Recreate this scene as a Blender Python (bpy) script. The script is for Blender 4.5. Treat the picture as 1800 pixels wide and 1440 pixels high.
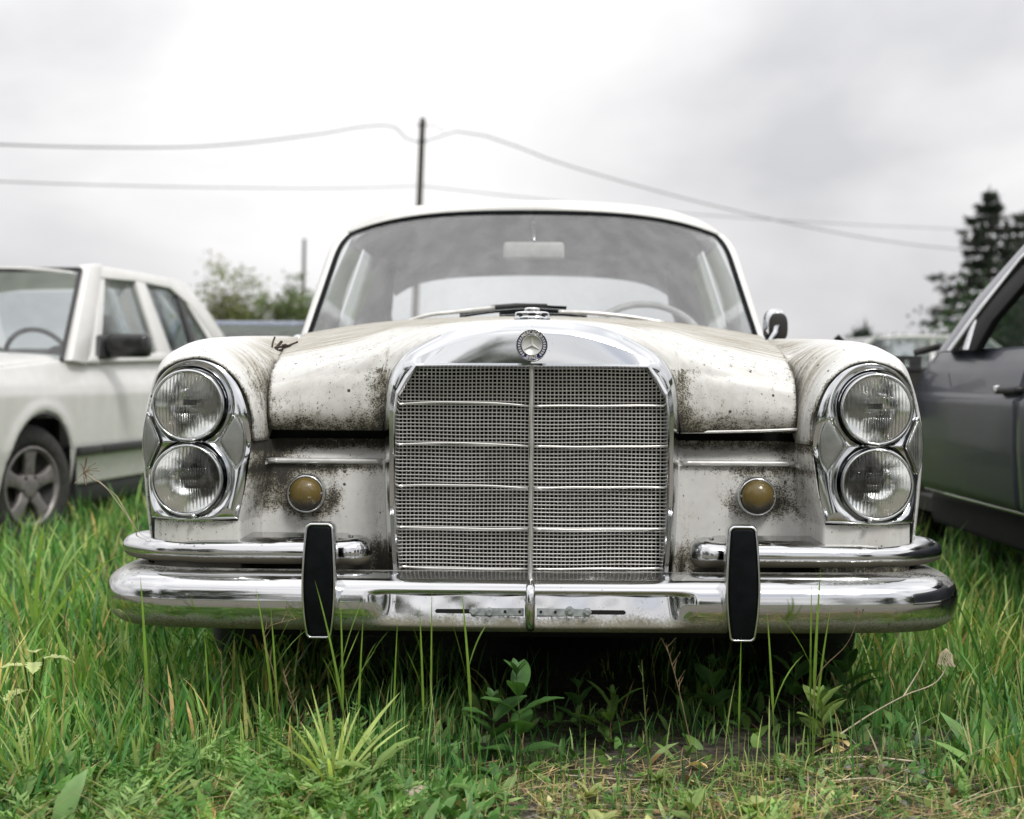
import bpy, bmesh, math, random
import numpy as np
from mathutils import Vector, Matrix, Euler

for _o in list(bpy.data.objects):
    bpy.data.objects.remove(_o)
scene = bpy.context.scene
COL = scene.collection
R = math.radians

# ------------------------------------------------------------------ camera
F = 2600.0            # focal length in photo pixels (1800 wide)
ZC = 0.78             # camera height
HZ = 665.0            # photo row of the horizon
cam_data = bpy.data.cameras.new('camera')
cam = bpy.data.objects.new('camera', cam_data)
COL.objects.link(cam)
cam.location = (0, 0, ZC)
cam.rotation_euler = (R(90), 0, 0)
cam_data.sensor_width = 36
cam_data.lens = 36 * F / 1800
cam_data.shift_y = -(720 - HZ) / 1800
cam_data.clip_start = 0.05
cam_data.clip_end = 2000
cam_data.dof.use_dof = True
cam_data.dof.focus_distance = 3.15
cam_data.dof.aperture_fstop = 3.6
scene.camera = cam

# ------------------------------------------------------------------ world: overcast sky with cloud texture
SUN_EL, SUN_ROT = 52.0, 150.0
world = bpy.data.worlds.new('World')
scene.world = world
world.use_nodes = True
wt = world.node_tree
wt.nodes.clear()
w_out = wt.nodes.new('ShaderNodeOutputWorld')
w_bg = wt.nodes.new('ShaderNodeBackground')
w_bg.inputs['Strength'].default_value = 0.1
w_sky = wt.nodes.new('ShaderNodeTexSky')
w_sky.sky_type = 'NISHITA'
w_sky.sun_disc = False
w_sky.sun_elevation = R(SUN_EL)
w_sky.sun_rotation = R(SUN_ROT)
w_tc = wt.nodes.new('ShaderNodeTexCoord')
w_map = wt.nodes.new('ShaderNodeMapping')
w_map.inputs['Scale'].default_value = (1.0, 1.0, 2.2)
w_map.inputs['Location'].default_value = (4.69, 19.91, 9.41)
wt.links.new(w_tc.outputs['Generated'], w_map.inputs['Vector'])
w_n1 = wt.nodes.new('ShaderNodeTexNoise')
w_n1.inputs['Scale'].default_value = 2.3
w_n1.inputs['Detail'].default_value = 6
w_n1.inputs['Roughness'].default_value = 0.47
w_n1.inputs['Distortion'].default_value = 0.35
wt.links.new(w_map.outputs[0], w_n1.inputs['Vector'])
w_n2 = wt.nodes.new('ShaderNodeTexNoise')
w_n2.inputs['Scale'].default_value = 1.1
w_n2.inputs['Detail'].default_value = 5
wt.links.new(w_map.outputs[0], w_n2.inputs['Vector'])
w_r1 = wt.nodes.new('ShaderNodeValToRGB')     # cloud brightness
w_r1.color_ramp.elements[0].position = 0.36
w_r1.color_ramp.elements[0].color = (5.7, 5.75, 5.95, 1)
w_r1.color_ramp.elements[1].position = 0.62
w_r1.color_ramp.elements[1].color = (9.3, 9.2, 9.25, 1)
_e = w_r1.color_ramp.elements.new(0.50)
_e.color = (7.7, 7.65, 7.75, 1)
wt.links.new(w_n1.outputs['Fac'], w_r1.inputs['Fac'])
w_r2 = wt.nodes.new('ShaderNodeValToRGB')     # cloud cover, with a few thin places
w_r2.color_ramp.elements[0].position = 0.30
w_r2.color_ramp.elements[0].color = (0.70, 0.70, 0.70, 1)
w_r2.color_ramp.elements[1].position = 0.42
w_r2.color_ramp.elements[1].color = (1, 1, 1, 1)
wt.links.new(w_n2.outputs['Fac'], w_r2.inputs['Fac'])
w_mix = wt.nodes.new('ShaderNodeMixRGB')
wt.links.new(w_r2.outputs[0], w_mix.inputs['Fac'])
wt.links.new(w_sky.outputs[0], w_mix.inputs[1])
# an overcast sky is brighter overhead than at the horizon
w_sep = wt.nodes.new('ShaderNodeSeparateXYZ')
wt.links.new(w_tc.outputs['Generated'], w_sep.inputs[0])
w_z = wt.nodes.new('ShaderNodeMath'); w_z.operation = 'MULTIPLY_ADD'; w_z.use_clamp = False
w_z.inputs[1].default_value = 0.9; w_z.inputs[2].default_value = 0.72
w_zc = wt.nodes.new('ShaderNodeMath'); w_zc.operation = 'MAXIMUM'; w_zc.inputs[1].default_value = 0.0
wt.links.new(w_sep.outputs['Z'], w_zc.inputs[0]); wt.links.new(w_zc.outputs[0], w_z.inputs[0])
w_cl = wt.nodes.new('ShaderNodeVectorMath'); w_cl.operation = 'SCALE'
wt.links.new(w_r1.outputs[0], w_cl.inputs[0]); wt.links.new(w_z.outputs[0], w_cl.inputs['Scale'])
wt.links.new(w_cl.outputs[0], w_mix.inputs[2])
wt.links.new(w_mix.outputs[0], w_bg.inputs['Color'])
wt.links.new(w_bg.outputs[0], w_out.inputs['Surface'])

# sun behind the cloud: wide and weak, high behind the camera
sun_data = bpy.data.lights.new('sun', 'SUN')
sun_data.energy = 1.5
sun_data.angle = R(14)
sun_data.color = (1.0, 0.97, 0.92)
sun = bpy.data.objects.new('sun', sun_data)
COL.objects.link(sun)
# Nishita: rotation 0 is +Y, turning towards +X
_sd = Vector((math.sin(R(SUN_ROT)) * math.cos(R(SUN_EL)), math.cos(R(SUN_ROT)) * math.cos(R(SUN_EL)), math.sin(R(SUN_EL))))
sun.rotation_euler = (-_sd).to_track_quat('-Z', 'Y').to_euler()

scene.view_settings.view_transform = 'Standard'
scene.view_settings.look = 'None'
scene.view_settings.exposure = 0.45
scene.view_settings.gamma = 1.0
scene.view_settings.use_curve_mapping = False
scene.cycles.use_denoising = True
scene.cycles.max_bounces = 8
scene.cycles.transparent_max_bounces = 16
scene.cycles.caustics_reflective = False
scene.cycles.caustics_refractive = False

# ------------------------------------------------------------------ helpers: objects
def link(o, parent=None):
    COL.objects.link(o)
    if parent is not None:
        o.parent = parent
    return o

def tag(o, label=None, cat=None, group=None, kind=None):
    if label: o['label'] = label
    if cat: o['category'] = cat
    if group: o['group'] = group
    if kind: o['kind'] = kind
    return o

def empty(name, loc=(0, 0, 0), rot=(0, 0, 0)):
    o = bpy.data.objects.new(name, None)
    o.location = loc
    o.rotation_euler = rot
    o.empty_display_size = 0.1
    return link(o)

def mesh(name, V, faces, mat, parent=None, smooth=True, attr=None, solid=0.0, bevel=0.0, sub=0, offset=-1.0):
    """One mesh object. faces: list of index tuples or an int array (n,3|4); attr: {name: per-vertex floats or colours}."""
    me = bpy.data.meshes.new(name)
    V = np.asarray(V, dtype=np.float32).reshape(-1, 3)
    if isinstance(faces, np.ndarray):
        faces = [faces]
    if faces and isinstance(faces[0], np.ndarray):
        me.vertices.add(len(V))
        me.vertices.foreach_set('co', V.ravel())
        tot = np.concatenate([np.full(len(f), f.shape[1], dtype=np.int32) for f in faces])
        loops = np.concatenate([f.ravel() for f in faces]).astype(np.int32)
        me.loops.add(len(loops))
        me.loops.foreach_set('vertex_index', loops)
        me.polygons.add(len(tot))
        me.polygons.foreach_set('loop_start', np.concatenate([[0], np.cumsum(tot)[:-1]]).astype(np.int32))
        me.polygons.foreach_set('loop_total', tot)
        me.update(calc_edges=True)
    else:
        me.from_pydata([tuple(map(float, v)) for v in V], [], [tuple(map(int, f)) for f in faces])
        me.update()
    if smooth:
        me.polygons.foreach_set('use_smooth', np.ones(len(me.polygons), dtype=bool))
    for k, a in (attr or {}).items():
        a = np.asarray(a, dtype=np.float32)
        if a.ndim == 1:
            at = me.attributes.new(k, 'FLOAT', 'POINT')
            at.data.foreach_set('value', a)
        else:
            at = me.attributes.new(k, 'FLOAT_COLOR', 'POINT')
            c = np.ones((len(a), 4), dtype=np.float32)
            c[:, :3] = a
            at.data.foreach_set('color', c.ravel())
    if mat is not None:
        me.materials.append(mat)
    o = bpy.data.objects.new(name, me)
    link(o, parent)
    if solid:
        m = o.modifiers.new('solid', 'SOLIDIFY'); m.thickness = solid; m.offset = offset
    if bevel:
        m = o.modifiers.new('bevel', 'BEVEL'); m.width = bevel; m.segments = 2; m.limit_method = 'ANGLE'; m.angle_limit = R(35)
    if sub:
        m = o.modifiers.new('sub', 'SUBSURF'); m.levels = sub; m.render_levels = sub
    return o

def grid_faces(nu, nv, cu=False, cv=False):
    iu = np.arange(nu if cu else nu - 1); iv = np.arange(nv if cv else nv - 1)
    a, b = np.meshgrid(iu, iv, indexing='ij')
    a2, b2 = (a + 1) % nu, (b + 1) % nv
    return np.stack([a * nv + b, a2 * nv + b, a2 * nv + b2, a * nv + b2], -1).reshape(-1, 4)

def grid(name, P, mat, parent=None, cu=False, cv=False, attr=None, keep=None, **kw):
    P = np.asarray(P, dtype=float)
    f = grid_faces(P.shape[0], P.shape[1], cu, cv)
    V = P.reshape(-1, 3)
    if keep is not None:
        k = np.asarray(keep).reshape(-1)
        f = f[k[f].all(1)]
    if attr: attr = {a: np.asarray(v).reshape((-1,) if np.asarray(v).ndim == 2 else (-1, 3)) for a, v in attr.items()}
    return mesh(name, V, f, mat, parent, attr=attr, **kw)

def cr(T, K, t):
    """Cubic (finite-difference tangents) interpolation of keys K at knots T."""
    T = np.asarray(T, float); K = np.asarray(K, float); t = np.clip(np.asarray(t, float), T[0], T[-1])
    d = np.diff(K, axis=0) / np.diff(T).reshape((-1,) + (1,) * (K.ndim - 1))
    m = np.empty_like(K)
    m[0], m[-1] = d[0], d[-1]
    if len(T) > 2:
        h = np.diff(T).reshape((-1,) + (1,) * (K.ndim - 1))
        m[1:-1] = (d[:-1] * h[1:] + d[1:] * h[:-1]) / (h[1:] + h[:-1])
    i = np.clip(np.searchsorted(T, t, side='right') - 1, 0, len(T) - 2)
    sh = (-1,) + (1,) * (K.ndim - 1)
    h = (T[i + 1] - T[i]).reshape(sh); s = ((t - T[i])).reshape(sh) / h
    return (2*s**3 - 3*s**2 + 1) * K[i] + (s**3 - 2*s**2 + s) * h * m[i] + (-2*s**3 + 3*s**2) * K[i+1] + (s**3 - s**2) * h * m[i+1]

def crn(K, n):
    K = np.asarray(K, float)
    d = np.r_[0, np.cumsum(np.linalg.norm(np.diff(K, axis=0), axis=1))]
    return cr(d, K, np.linspace(0, d[-1], n))

def sm(x):
    x = np.clip(x, 0, 1)
    return x * x * (3 - 2 * x)

def tube(pts, rad, sides=8, cap=True):
    """(V, faces) of a tube along pts; rad scalar or per point."""
    P = np.asarray(pts, float); n = len(P)
    rad = np.broadcast_to(np.asarray(rad, float), (n,))
    T = np.gradient(P, axis=0); T /= np.linalg.norm(T, axis=1)[:, None] + 1e-12
    up = np.array([0, 0, 1.0]) if abs(T[0][2]) < 0.9 else np.array([1.0, 0, 0])
    V = []
    for i in range(n):
        a = np.cross(T[i], up); a /= np.linalg.norm(a) + 1e-12
        b = np.cross(a, T[i]); up = b
        th = np.arange(sides) * 2 * math.pi / sides
        V.append(P[i] + rad[i] * (np.cos(th)[:, None] * a + np.sin(th)[:, None] * b))
    f = [tuple(x) for x in grid_faces(n, sides, False, True)]
    if cap:
        f.append(tuple(range(sides))[::-1]); f.append(tuple((n - 1) * sides + k for k in range(sides)))
    return np.concatenate(V), f

def join(parts):
    Vs, fs, o = [], [], 0
    for V, f in parts:
        V = np.asarray(V, float).reshape(-1, 3)
        fs += [tuple(int(i) + o for i in q) for q in f]
        Vs.append(V); o += len(V)
    return np.concatenate(Vs), fs

def box(c, s, rz=0.0):
    c = np.asarray(c, float); s = np.asarray(s, float) / 2
    V = np.array([[x, y, z] for x in (-1, 1) for y in (-1, 1) for z in (-1, 1)], float) * s
    if rz:
        ca, sa = math.cos(rz), math.sin(rz)
        V = V @ np.array([[ca, sa, 0], [-sa, ca, 0], [0, 0, 1]])
    return V + c, [(0, 1, 3, 2), (4, 6, 7, 5), (0, 4, 5, 1), (2, 3, 7, 6), (0, 2, 6, 4), (1, 5, 7, 3)]

def prism(poly, back):
    """Solid from a front polygon (n,3) and an offset vector."""
    P = np.asarray(poly, float); n = len(P); B = P + np.asarray(back, float)
    f = [tuple(range(n)), tuple(range(2 * n - 1, n - 1, -1))]
    f += [(i, n + i, n + (i + 1) % n, (i + 1) % n) for i in range(n)]
    return np.concatenate([P, B]), f

def lathe(profile, c, axis='y', n=40, close=False):
    """profile [(r, a)] turned round an axis through c; a runs along the axis."""
    th = np.arange(n) * 2 * math.pi / n
    pr = np.asarray(profile, float)
    P = np.zeros((len(pr), n, 3))
    i, j, k = {'y': (0, 2, 1), 'x': (1, 2, 0), 'z': (0, 1, 2)}[axis]
    P[..., i] = pr[:, 0][:, None] * np.cos(th); P[..., j] = pr[:, 0][:, None] * np.sin(th); P[..., k] = pr[:, 1][:, None]
    return (P + np.asarray(c, float)).reshape(-1, 3), [tuple(q) for q in grid_faces(len(pr), n, close, True)]

# ------------------------------------------------------------------ helpers: materials
def nmat(name):
    m = bpy.data.materials.new(name); m.use_nodes = True
    nt = m.node_tree
    return m, nt, nt.nodes['Principled BSDF'], nt.nodes['Material Output']

class G:
    """Small node-graph writer."""
    def __init__(s, nt): s.nt = nt
    def n(s, typ, **kw):
        nd = s.nt.nodes.new('ShaderNode' + typ)
        for k, v in kw.items():
            if hasattr(nd, k) and k not in nd.inputs: setattr(nd, k, v)
            else: s.set(nd.inputs[k], v)
        return nd
    def set(s, sock, v):
        if hasattr(v, 'is_output'): s.nt.links.new(v, sock)
        elif isinstance(v, (tuple, list)) and len(v) == 3 and sock.type == 'RGBA': sock.default_value = (*v, 1)
        else: sock.default_value = v
    def math(s, op, a, b=0.0, clamp=False):
        nd = s.nt.nodes.new('ShaderNodeMath'); nd.operation = op; nd.use_clamp = clamp
        s.set(nd.inputs[0], a); s.set(nd.inputs[1], b)
        return nd.outputs[0]
    def mix(s, f, a, b, blend='MIX'):
        nd = s.nt.nodes.new('ShaderNodeMixRGB'); nd.blend_type = blend
        s.set(nd.inputs[0], f); s.set(nd.inputs[1], a); s.set(nd.inputs[2], b)
        return nd.outputs[0]
    def noise(s, scale, detail=4, rough=0.55, vec=None, dist=0.0):
        nd = s.n('TexNoise', Scale=scale, Detail=detail, Roughness=rough, Distortion=dist)
        if vec is not None: s.nt.links.new(vec, nd.inputs['Vector'])
        return nd.outputs['Fac']
    def obj(s, scale=(1, 1, 1)):
        tc = s.nt.nodes.new('ShaderNodeTexCoord')
        mp = s.nt.nodes.new('ShaderNodeMapping'); mp.inputs['Scale'].default_value = scale
        s.nt.links.new(tc.outputs['Object'], mp.inputs['Vector'])
        return mp.outputs[0]
    def step(s, x, lo, hi):
        nd = s.n('MapRange', interpolation_type='SMOOTHSTEP')
        s.set(nd.inputs['Value'], x); nd.inputs['From Min'].default_value = lo; nd.inputs['From Max'].default_value = hi
        return nd.outputs[0]
    def attr(s, name, col=False):
        nd = s.n('Attribute', attribute_name=name)
        return nd.outputs['Color' if col else 'Fac']
    def bump(s, h, strength=0.2, dist=0.01):
        return s.n('Bump', Strength=strength, Distance=dist, Height=h).outputs[0]

def plain(name, col, rough=0.5, metal=0.0, var=0.12, scale=30, bump=0.0, spec=None, coat=0.0):
    m, nt, p, out = nmat(name); g = G(nt)
    n = g.noise(scale, 5, 0.6, g.obj())
    dk = tuple(c * (1 - var) for c in col); lt = tuple(min(1, c * (1 + var)) for c in col)
    g.set(p.inputs['Base Color'], g.mix(g.step(n, .3, .7), dk, lt))
    g.set(p.inputs['Roughness'], g.math('ADD', g.math('MULTIPLY', n, 0.16), rough - 0.08, True))
    p.inputs['Metallic'].default_value = metal
    if spec is not None: p.inputs['Specular IOR Level'].default_value = spec
    if coat: p.inputs['Coat Weight'].default_value = coat; p.inputs['Coat Roughness'].default_value = 0.06
    if bump: g.set(p.inputs['Normal'], g.bump(n, bump, 0.004))
    return m

def paint_mat(name, white, film, moss, bare=(0.03, 0.028, 0.022), rough=0.34, speck=True, streak=True):
    """Old paint; how much grime lies where comes from the mesh attribute 'dirt' (0..1) and noise."""
    m, nt, p, out = nmat(name); g = G(nt)
    v = g.obj()
    d = g.attr('dirt'); fm = g.attr('film')
    n_big = g.noise(9, 5, 0.6, v); n_mid = g.noise(55, 7, 0.72, v); n_fin = g.noise(300, 4, 0.75, v)
    st = g.noise(1.0, 5, 0.62, g.obj((7, 95, 9)))
    run = g.noise(1.0, 5, .65, g.obj((55, 55, 5)))
    base = g.mix(g.step(n_big, .35, .7), tuple(c * 0.93 for c in white), white)
    # thin greyish film
    ff = g.math('MULTIPLY', fm, g.math('ADD', g.math('MULTIPLY', g.step(st, .36, .66), 0.75), g.math('MULTIPLY', n_mid, 0.5)), True)
    c1 = g.mix(ff, base, film)
    if streak: c1 = g.mix(g.math('MULTIPLY', g.step(g.math('ADD', g.math('MULTIPLY', run, .7), g.math('MULTIPLY', n_mid, .4)), .50, .82), g.math('ADD', g.math('MULTIPLY', d, .30), .15)), c1, tuple(c * .55 + .02 for c in film))
    soft = g.step(g.math('ADD', g.math('MULTIPLY', d, 1.1), g.math('ADD', g.math('MULTIPLY', g.math('SUBTRACT', n_big, .5), 1.3), g.math('MULTIPLY', g.math('SUBTRACT', n_mid, .5), .7))), .30, 1.0)
    c1 = g.mix(g.math('MULTIPLY', soft, .72), c1, tuple(c * .86 for c in film))
    # moss and grime patches
    acc = g.math('ADD', g.math('MULTIPLY', d, 1.25), g.math('MULTIPLY', g.math('SUBTRACT', n_mid, 0.5), 1.8))
    acc = g.math('ADD', acc, g.math('MULTIPLY', g.math('SUBTRACT', n_fin, 0.5), 3.6))
    acc = g.math('ADD', acc, g.math('MULTIPLY', g.math('SUBTRACT', n_big, 0.5), 1.7))
    acc = g.math('ADD', acc, g.math('MULTIPLY', g.math('SUBTRACT', run, 0.5), 0.9))
    m1 = g.step(acc, .52, 1.0)
    c2 = g.mix(g.math('MULTIPLY', m1, 0.88), c1, moss)
    m2 = g.step(acc, .90, 1.28)
    c3 = g.mix(m2, c2, bare)
    if speck:
        vo = g.n('TexVoronoi', Scale=62.0); nt.links.new(v, vo.inputs['Vector'])
        sep = g.n('SeparateColor'); nt.links.new(vo.outputs['Color'], sep.inputs[0])
        pres = g.math('LESS_THAN', sep.outputs[0], g.math('ADD', g.math('MULTIPLY', d, 0.34), 0.055))
        rad = g.math('MULTIPLY', sep.outputs[1], 0.26)
        dot = g.math('MULTIPLY', g.math('LESS_THAN', vo.outputs['Distance'], rad), pres)
        c3 = g.mix(g.math('MULTIPLY', dot, 0.93), c3, (0.022, 0.018, 0.012))
        vo2 = g.n('TexVoronoi', Scale=150.0); nt.links.new(v, vo2.inputs['Vector'])
        sep2 = g.n('SeparateColor'); nt.links.new(vo2.outputs['Color'], sep2.inputs[0])
        pres2 = g.math('LESS_THAN', sep2.outputs[0], g.math('ADD', g.math('MULTIPLY', d, 0.6), 0.03))
        dot2 = g.math('MULTIPLY', g.math('LESS_THAN', vo2.outputs['Distance'], g.math('MULTIPLY', sep2.outputs[1], 0.34)), pres2)
        c3 = g.mix(g.math('MULTIPLY', dot2, 0.8), c3, (0.05, 0.04, 0.025))
    g.set(p.inputs['Base Color'], c3)
    g.set(p.inputs['Roughness'], g.math('ADD', g.math('MULTIPLY', g.math('ADD', m1, ff), 0.4), rough, True))
    g.set(p.inputs['Normal'], g.bump(g.math('MULTIPLY', m1, n_fin), 0.25, 0.003))
    return m

def chrome_mat(name, tint=(0.62, 0.63, 0.64), rough=0.05, dirt=0.40, dirtcol=(0.16, 0.14, 0.10), haze=0.0):
    m, nt, p, out = nmat(name); g = G(nt); v = g.obj()
    n1 = g.noise(18, 6, 0.65, v); n2 = g.noise(190, 4, 0.7, v)
    d = g.attr('dirt')
    acc = g.math('ADD', g.math('MULTIPLY', g.math('SUBTRACT', n1, .5), 1.1), g.math('MULTIPLY', g.math('SUBTRACT', n2, .5), 1.2))
    k = g.step(g.math('ADD', acc, g.math('ADD', d, dirt - 0.55)), .05, .75)
    if haze:
        vo = g.n('TexVoronoi', Scale=95.0); nt.links.new(v, vo.inputs['Vector'])
        sp = g.n('SeparateColor'); nt.links.new(vo.outputs['Color'], sp.inputs[0])
        pit = g.math('MULTIPLY', g.math('LESS_THAN', vo.outputs['Distance'], g.math('MULTIPLY', sp.outputs[1], .22)), g.math('LESS_THAN', sp.outputs[0], .16))
        k = g.math('MAXIMUM', k, g.math('MULTIPLY', pit, .9))
    g.set(p.inputs['Base Color'], g.mix(g.math('MULTIPLY', k, .9), tint, dirtcol))
    g.set(p.inputs['Metallic'], g.math('SUBTRACT', 1.0, g.math('MULTIPLY', k, .85)))
    g.set(p.inputs['Roughness'], g.math('ADD', g.math('MULTIPLY', k, .5), g.math('ADD', rough, g.math('ADD', g.math('MULTIPLY', n1, 0.06), g.math('MULTIPLY', g.step(g.noise(5, 5, .65, v), .48, .70), haze))), True))
    g.set(p.inputs['Normal'], g.bump(g.math('ADD', g.noise(6, 2, .5, v), g.math('MULTIPLY', k, .15)), 0.05, 0.01))
    return m

def glass_mat(name, tint=(0.9, 0.95, 0.95), dust=0.12, dustcol=(0.55, 0.56, 0.57), streaks=True, refl=1.0, soft=False):
    """Thin dusty pane: clear film plus mirror reflection by angle plus a dust film."""
    m, nt, p, out = nmat(name); g = G(nt); v = g.obj()
    tr = g.n('BsdfTransparent'); tr.inputs['Color'].default_value = (*tint, 1)
    gl = g.n('BsdfGlossy'); gl.inputs['Roughness'].default_value = 0.03
    geo = g.n('NewGeometry'); dp = g.n('VectorMath', operation='DOT_PRODUCT')
    nt.links.new(geo.outputs['Incoming'], dp.inputs[0]); nt.links.new(geo.outputs['Normal'], dp.inputs[1])
    fre = g.math('ADD', g.math('MULTIPLY', g.math('POWER', g.math('SUBTRACT', 1.0, g.math('ABSOLUTE', dp.outputs['Value'])), 5.0), .9), .065, True)
    df = g.n('BsdfDiffuse'); df.inputs['Color'].default_value = (*dustcol, 1)
    n = g.noise(1.0, 5, .6, g.obj((14, 14, 2.0))) if streaks else g.noise(8, 5, .6, v)
    nf = g.noise(120, 3, .6, v)
    k = g.math('MULTIPLY', g.math('ADD', g.step(n, .35, .72), g.math('MULTIPLY', nf, .25)), dust * 1.5, True)
    k = g.math('ADD', g.math('MULTIPLY', k, .35 if soft else 1.0), dust * (1.0 if soft else .5), True)
    a = g.n('MixShader'); g.set(a.inputs[0], g.math('MULTIPLY', fre, refl, True))
    nt.links.new(tr.outputs[0], a.inputs[1]); nt.links.new(gl.outputs[0], a.inputs[2])
    b = g.n('MixShader'); g.set(b.inputs[0], k)
    nt.links.new(a.outputs[0], b.inputs[1]); nt.links.new(df.outputs[0], b.inputs[2])
    nt.links.new(b.outputs[0], out.inputs['Surface'])
    return m

def lamp_glass_mat(name, tint, rough=0.03, ribs=260.0, amp=0.5, clear=0.65):
    """Fluted lamp glass."""
    m, nt, p, out = nmat(name); g = G(nt)
    w = g.n('TexWave', wave_type='BANDS', bands_direction='X', Scale=ribs / 6.283, Distortion=0.0)
    nt.links.new(g.obj(), w.inputs['Vector'])
    blk = g.n('TexBrick'); blk.inputs['Scale'].default_value = 14.0
    nm = g.bump(w.outputs['Fac'], amp, 0.004)
    tr = g.n('BsdfTransparent'); tr.inputs['Color'].default_value = (*tint, 1)
    rf = g.n('BsdfRefraction', IOR=1.10, Roughness=rough); rf.inputs['Color'].default_value = (*tint, 1)
    nt.links.new(nm, rf.inputs['Normal'])
    gl = g.n('BsdfGlossy', Roughness=0.04); nt.links.new(nm, gl.inputs['Normal'])
    geo = g.n('NewGeometry'); dp = g.n('VectorMath', operation='DOT_PRODUCT')
    nt.links.new(geo.outputs['Incoming'], dp.inputs[0]); nt.links.new(geo.outputs['Normal'], dp.inputs[1])
    fre = g.math('ADD', g.math('MULTIPLY', g.math('POWER', g.math('SUBTRACT', 1.0, g.math('ABSOLUTE', dp.outputs['Value'])), 5.0), .9), .065, True)
    df = g.n('BsdfDiffuse'); df.inputs['Color'].default_value = (.5, .5, .47, 1)
    a = g.n('MixShader'); a.inputs[0].default_value = clear
    nt.links.new(tr.outputs[0], a.inputs[1]); nt.links.new(rf.outputs[0], a.inputs[2])
    b = g.n('MixShader'); nt.links.new(fre, b.inputs[0]); nt.links.new(a.outputs[0], b.inputs[1]); nt.links.new(gl.outputs[0], b.inputs[2])
    c = g.n('MixShader'); g.set(c.inputs[0], g.math('MULTIPLY', g.step(g.noise(26, 5, .6, g.obj()), .45, .75), .14))
    nt.links.new(b.outputs[0], c.inputs[1]); nt.links.new(df.outputs[0], c.inputs[2])
    nt.links.new(c.outputs[0], out.inputs['Surface'])
    return m

def leaf_mat(name, col=None, rough=0.5, trans=0.35, gain=(1, 1, 1)):
    """Leaf: colour from the 'tint' attribute (or fixed), with light through it."""
    m, nt, p, out = nmat(name); g = G(nt)
    c = g.attr('tint', True) if col is None else None
    n = g.noise(14, 3, .6, g.obj())
    cc = g.mix(0.55, c if c is not None else (*col,), g.mix(g.step(n, .3, .7), (.55, .6, .5), (1.35, 1.3, 1.2)), 'MULTIPLY')
    cc = g.mix(1.0, cc, gain, 'MULTIPLY')
    g.set(p.inputs['Base Color'], cc)
    p.inputs['Roughness'].default_value = rough
    p.inputs['Specular IOR Level'].default_value = 0.35
    tl = g.n('BsdfTranslucent')
    nt.links.new(g.mix(1.0, cc, (1.3, 1.35, .7), 'MULTIPLY'), tl.inputs['Color'])
    mx = g.n('MixShader'); mx.inputs[0].default_value = trans
    nt.links.new(p.outputs[0], mx.inputs[1]); nt.links.new(tl.outputs[0], mx.inputs[2])
    nt.links.new(mx.outputs[0], out.inputs['Surface'])
    return m

M = {}
M['paint'] = paint_mat('old_white_paint', (0.735, 0.735, 0.715), (0.25, 0.222, 0.16), (0.088, 0.078, 0.046), rough=.30)
M['chrome'] = chrome_mat('chrome')
M['bumper_chrome'] = chrome_mat('bumper_chrome', tint=(.58, .585, .59), rough=.06, dirt=.44, dirtcol=(.15, .135, .085), haze=.16)
M['chrome_dirty'] = chrome_mat('weathered_chrome', rough=0.10, dirt=0.62, dirtcol=(0.13, 0.115, 0.07))
M['mesh'] = chrome_mat('grille_metal', tint=(0.70, 0.69, 0.665), rough=0.32, dirt=0.38, dirtcol=(0.20, 0.165, 0.11))
M['rear_glass'] = glass_mat('clear_glass', (.97, .98, .98), dust=.04)
M['black'] = plain('black_void', (0.006, 0.006, 0.006), 0.9)
M['dark'] = plain('dark_metal', (0.022, 0.021, 0.02), 0.7)
M['rubber'] = plain('black_rubber', (0.004, 0.005, 0.006), 0.5, var=.3, bump=.1, spec=.08)
M['tyre'] = plain('tyre_rubber', (0.030, 0.029, 0.027), 0.8, var=.35, bump=.5)
M['amber'] = paint_mat('dirty_amber_lens', (0.14, 0.098, 0.024), (0.16, 0.12, 0.05), (0.07, 0.056, 0.026), rough=.18, speck=False)
M['lampglass'] = lamp_glass_mat('fluted_lamp_glass', (.97, .98, .97))
M['marker'] = lamp_glass_mat('ribbed_marker_glass', (.86, .88, .87), rough=.12, ribs=420, amp=.4)
M['reflector'] = chrome_mat('lamp_reflector', tint=(.90, .90, .89), rough=.07, dirt=.16, dirtcol=(.25, .23, .17))
M['windscreen'] = glass_mat('dusty_windscreen', (.86, .89, .90), dust=.19, dustcol=(.46, .46, .47), soft=True)
M['glass'] = glass_mat('window_glass', (.80, .84, .84), dust=.05)
M['liner'] = plain('grey_headliner', (0.42, 0.415, 0.41), 0.9)
M['seat'] = plain('faded_seat_cloth', (0.16, 0.15, 0.14), 0.9)
M['ivory'] = plain('pale_plastic', (0.62, 0.61, 0.57), 0.4)
M['steel'] = plain('galvanised_steel', (0.30, 0.325, 0.33), 0.5, metal=.35, var=.3, scale=60)
M['silver'] = plain('silver_paint', (0.62, 0.62, 0.60), 0.35, metal=.4)
M['enamel'] = plain('dark_blue_enamel', (0.012, 0.014, 0.11), 0.2)
M['white_car'] = paint_mat('white_car_paint', (0.72, 0.71, 0.69), (0.5, 0.48, 0.42), (0.42, 0.39, 0.32), rough=.22, speck=False, streak=False)
M['plastic'] = plain('black_plastic', (0.022, 0.022, 0.023), 0.5)
M['alloy'] = plain('dull_alloy', (0.22, 0.205, 0.20), 0.45, metal=.5, var=.2)
# ================================================================== the old white saloon
D0 = 3.05                      # camera to bumper front
def L(off, py, d):
    """Measured point on the car: half offset and row in the photo, at depth d behind the bumper front -> car coordinates."""
    s = F / (D0 + d)
    return np.array([off / s, d, ZC + (HZ - py) / s])

car = empty('old_car', (0.036, D0, 0), (0, R(0.33), R(-0.8)))
tag(car, 'old white saloon car facing us with tall mesh grille, stacked round headlights and mossy paint', 'car')

def mirror(P): 
    Q = np.array(P, float).copy(); Q[..., 0] *= -1; return Q

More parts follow.
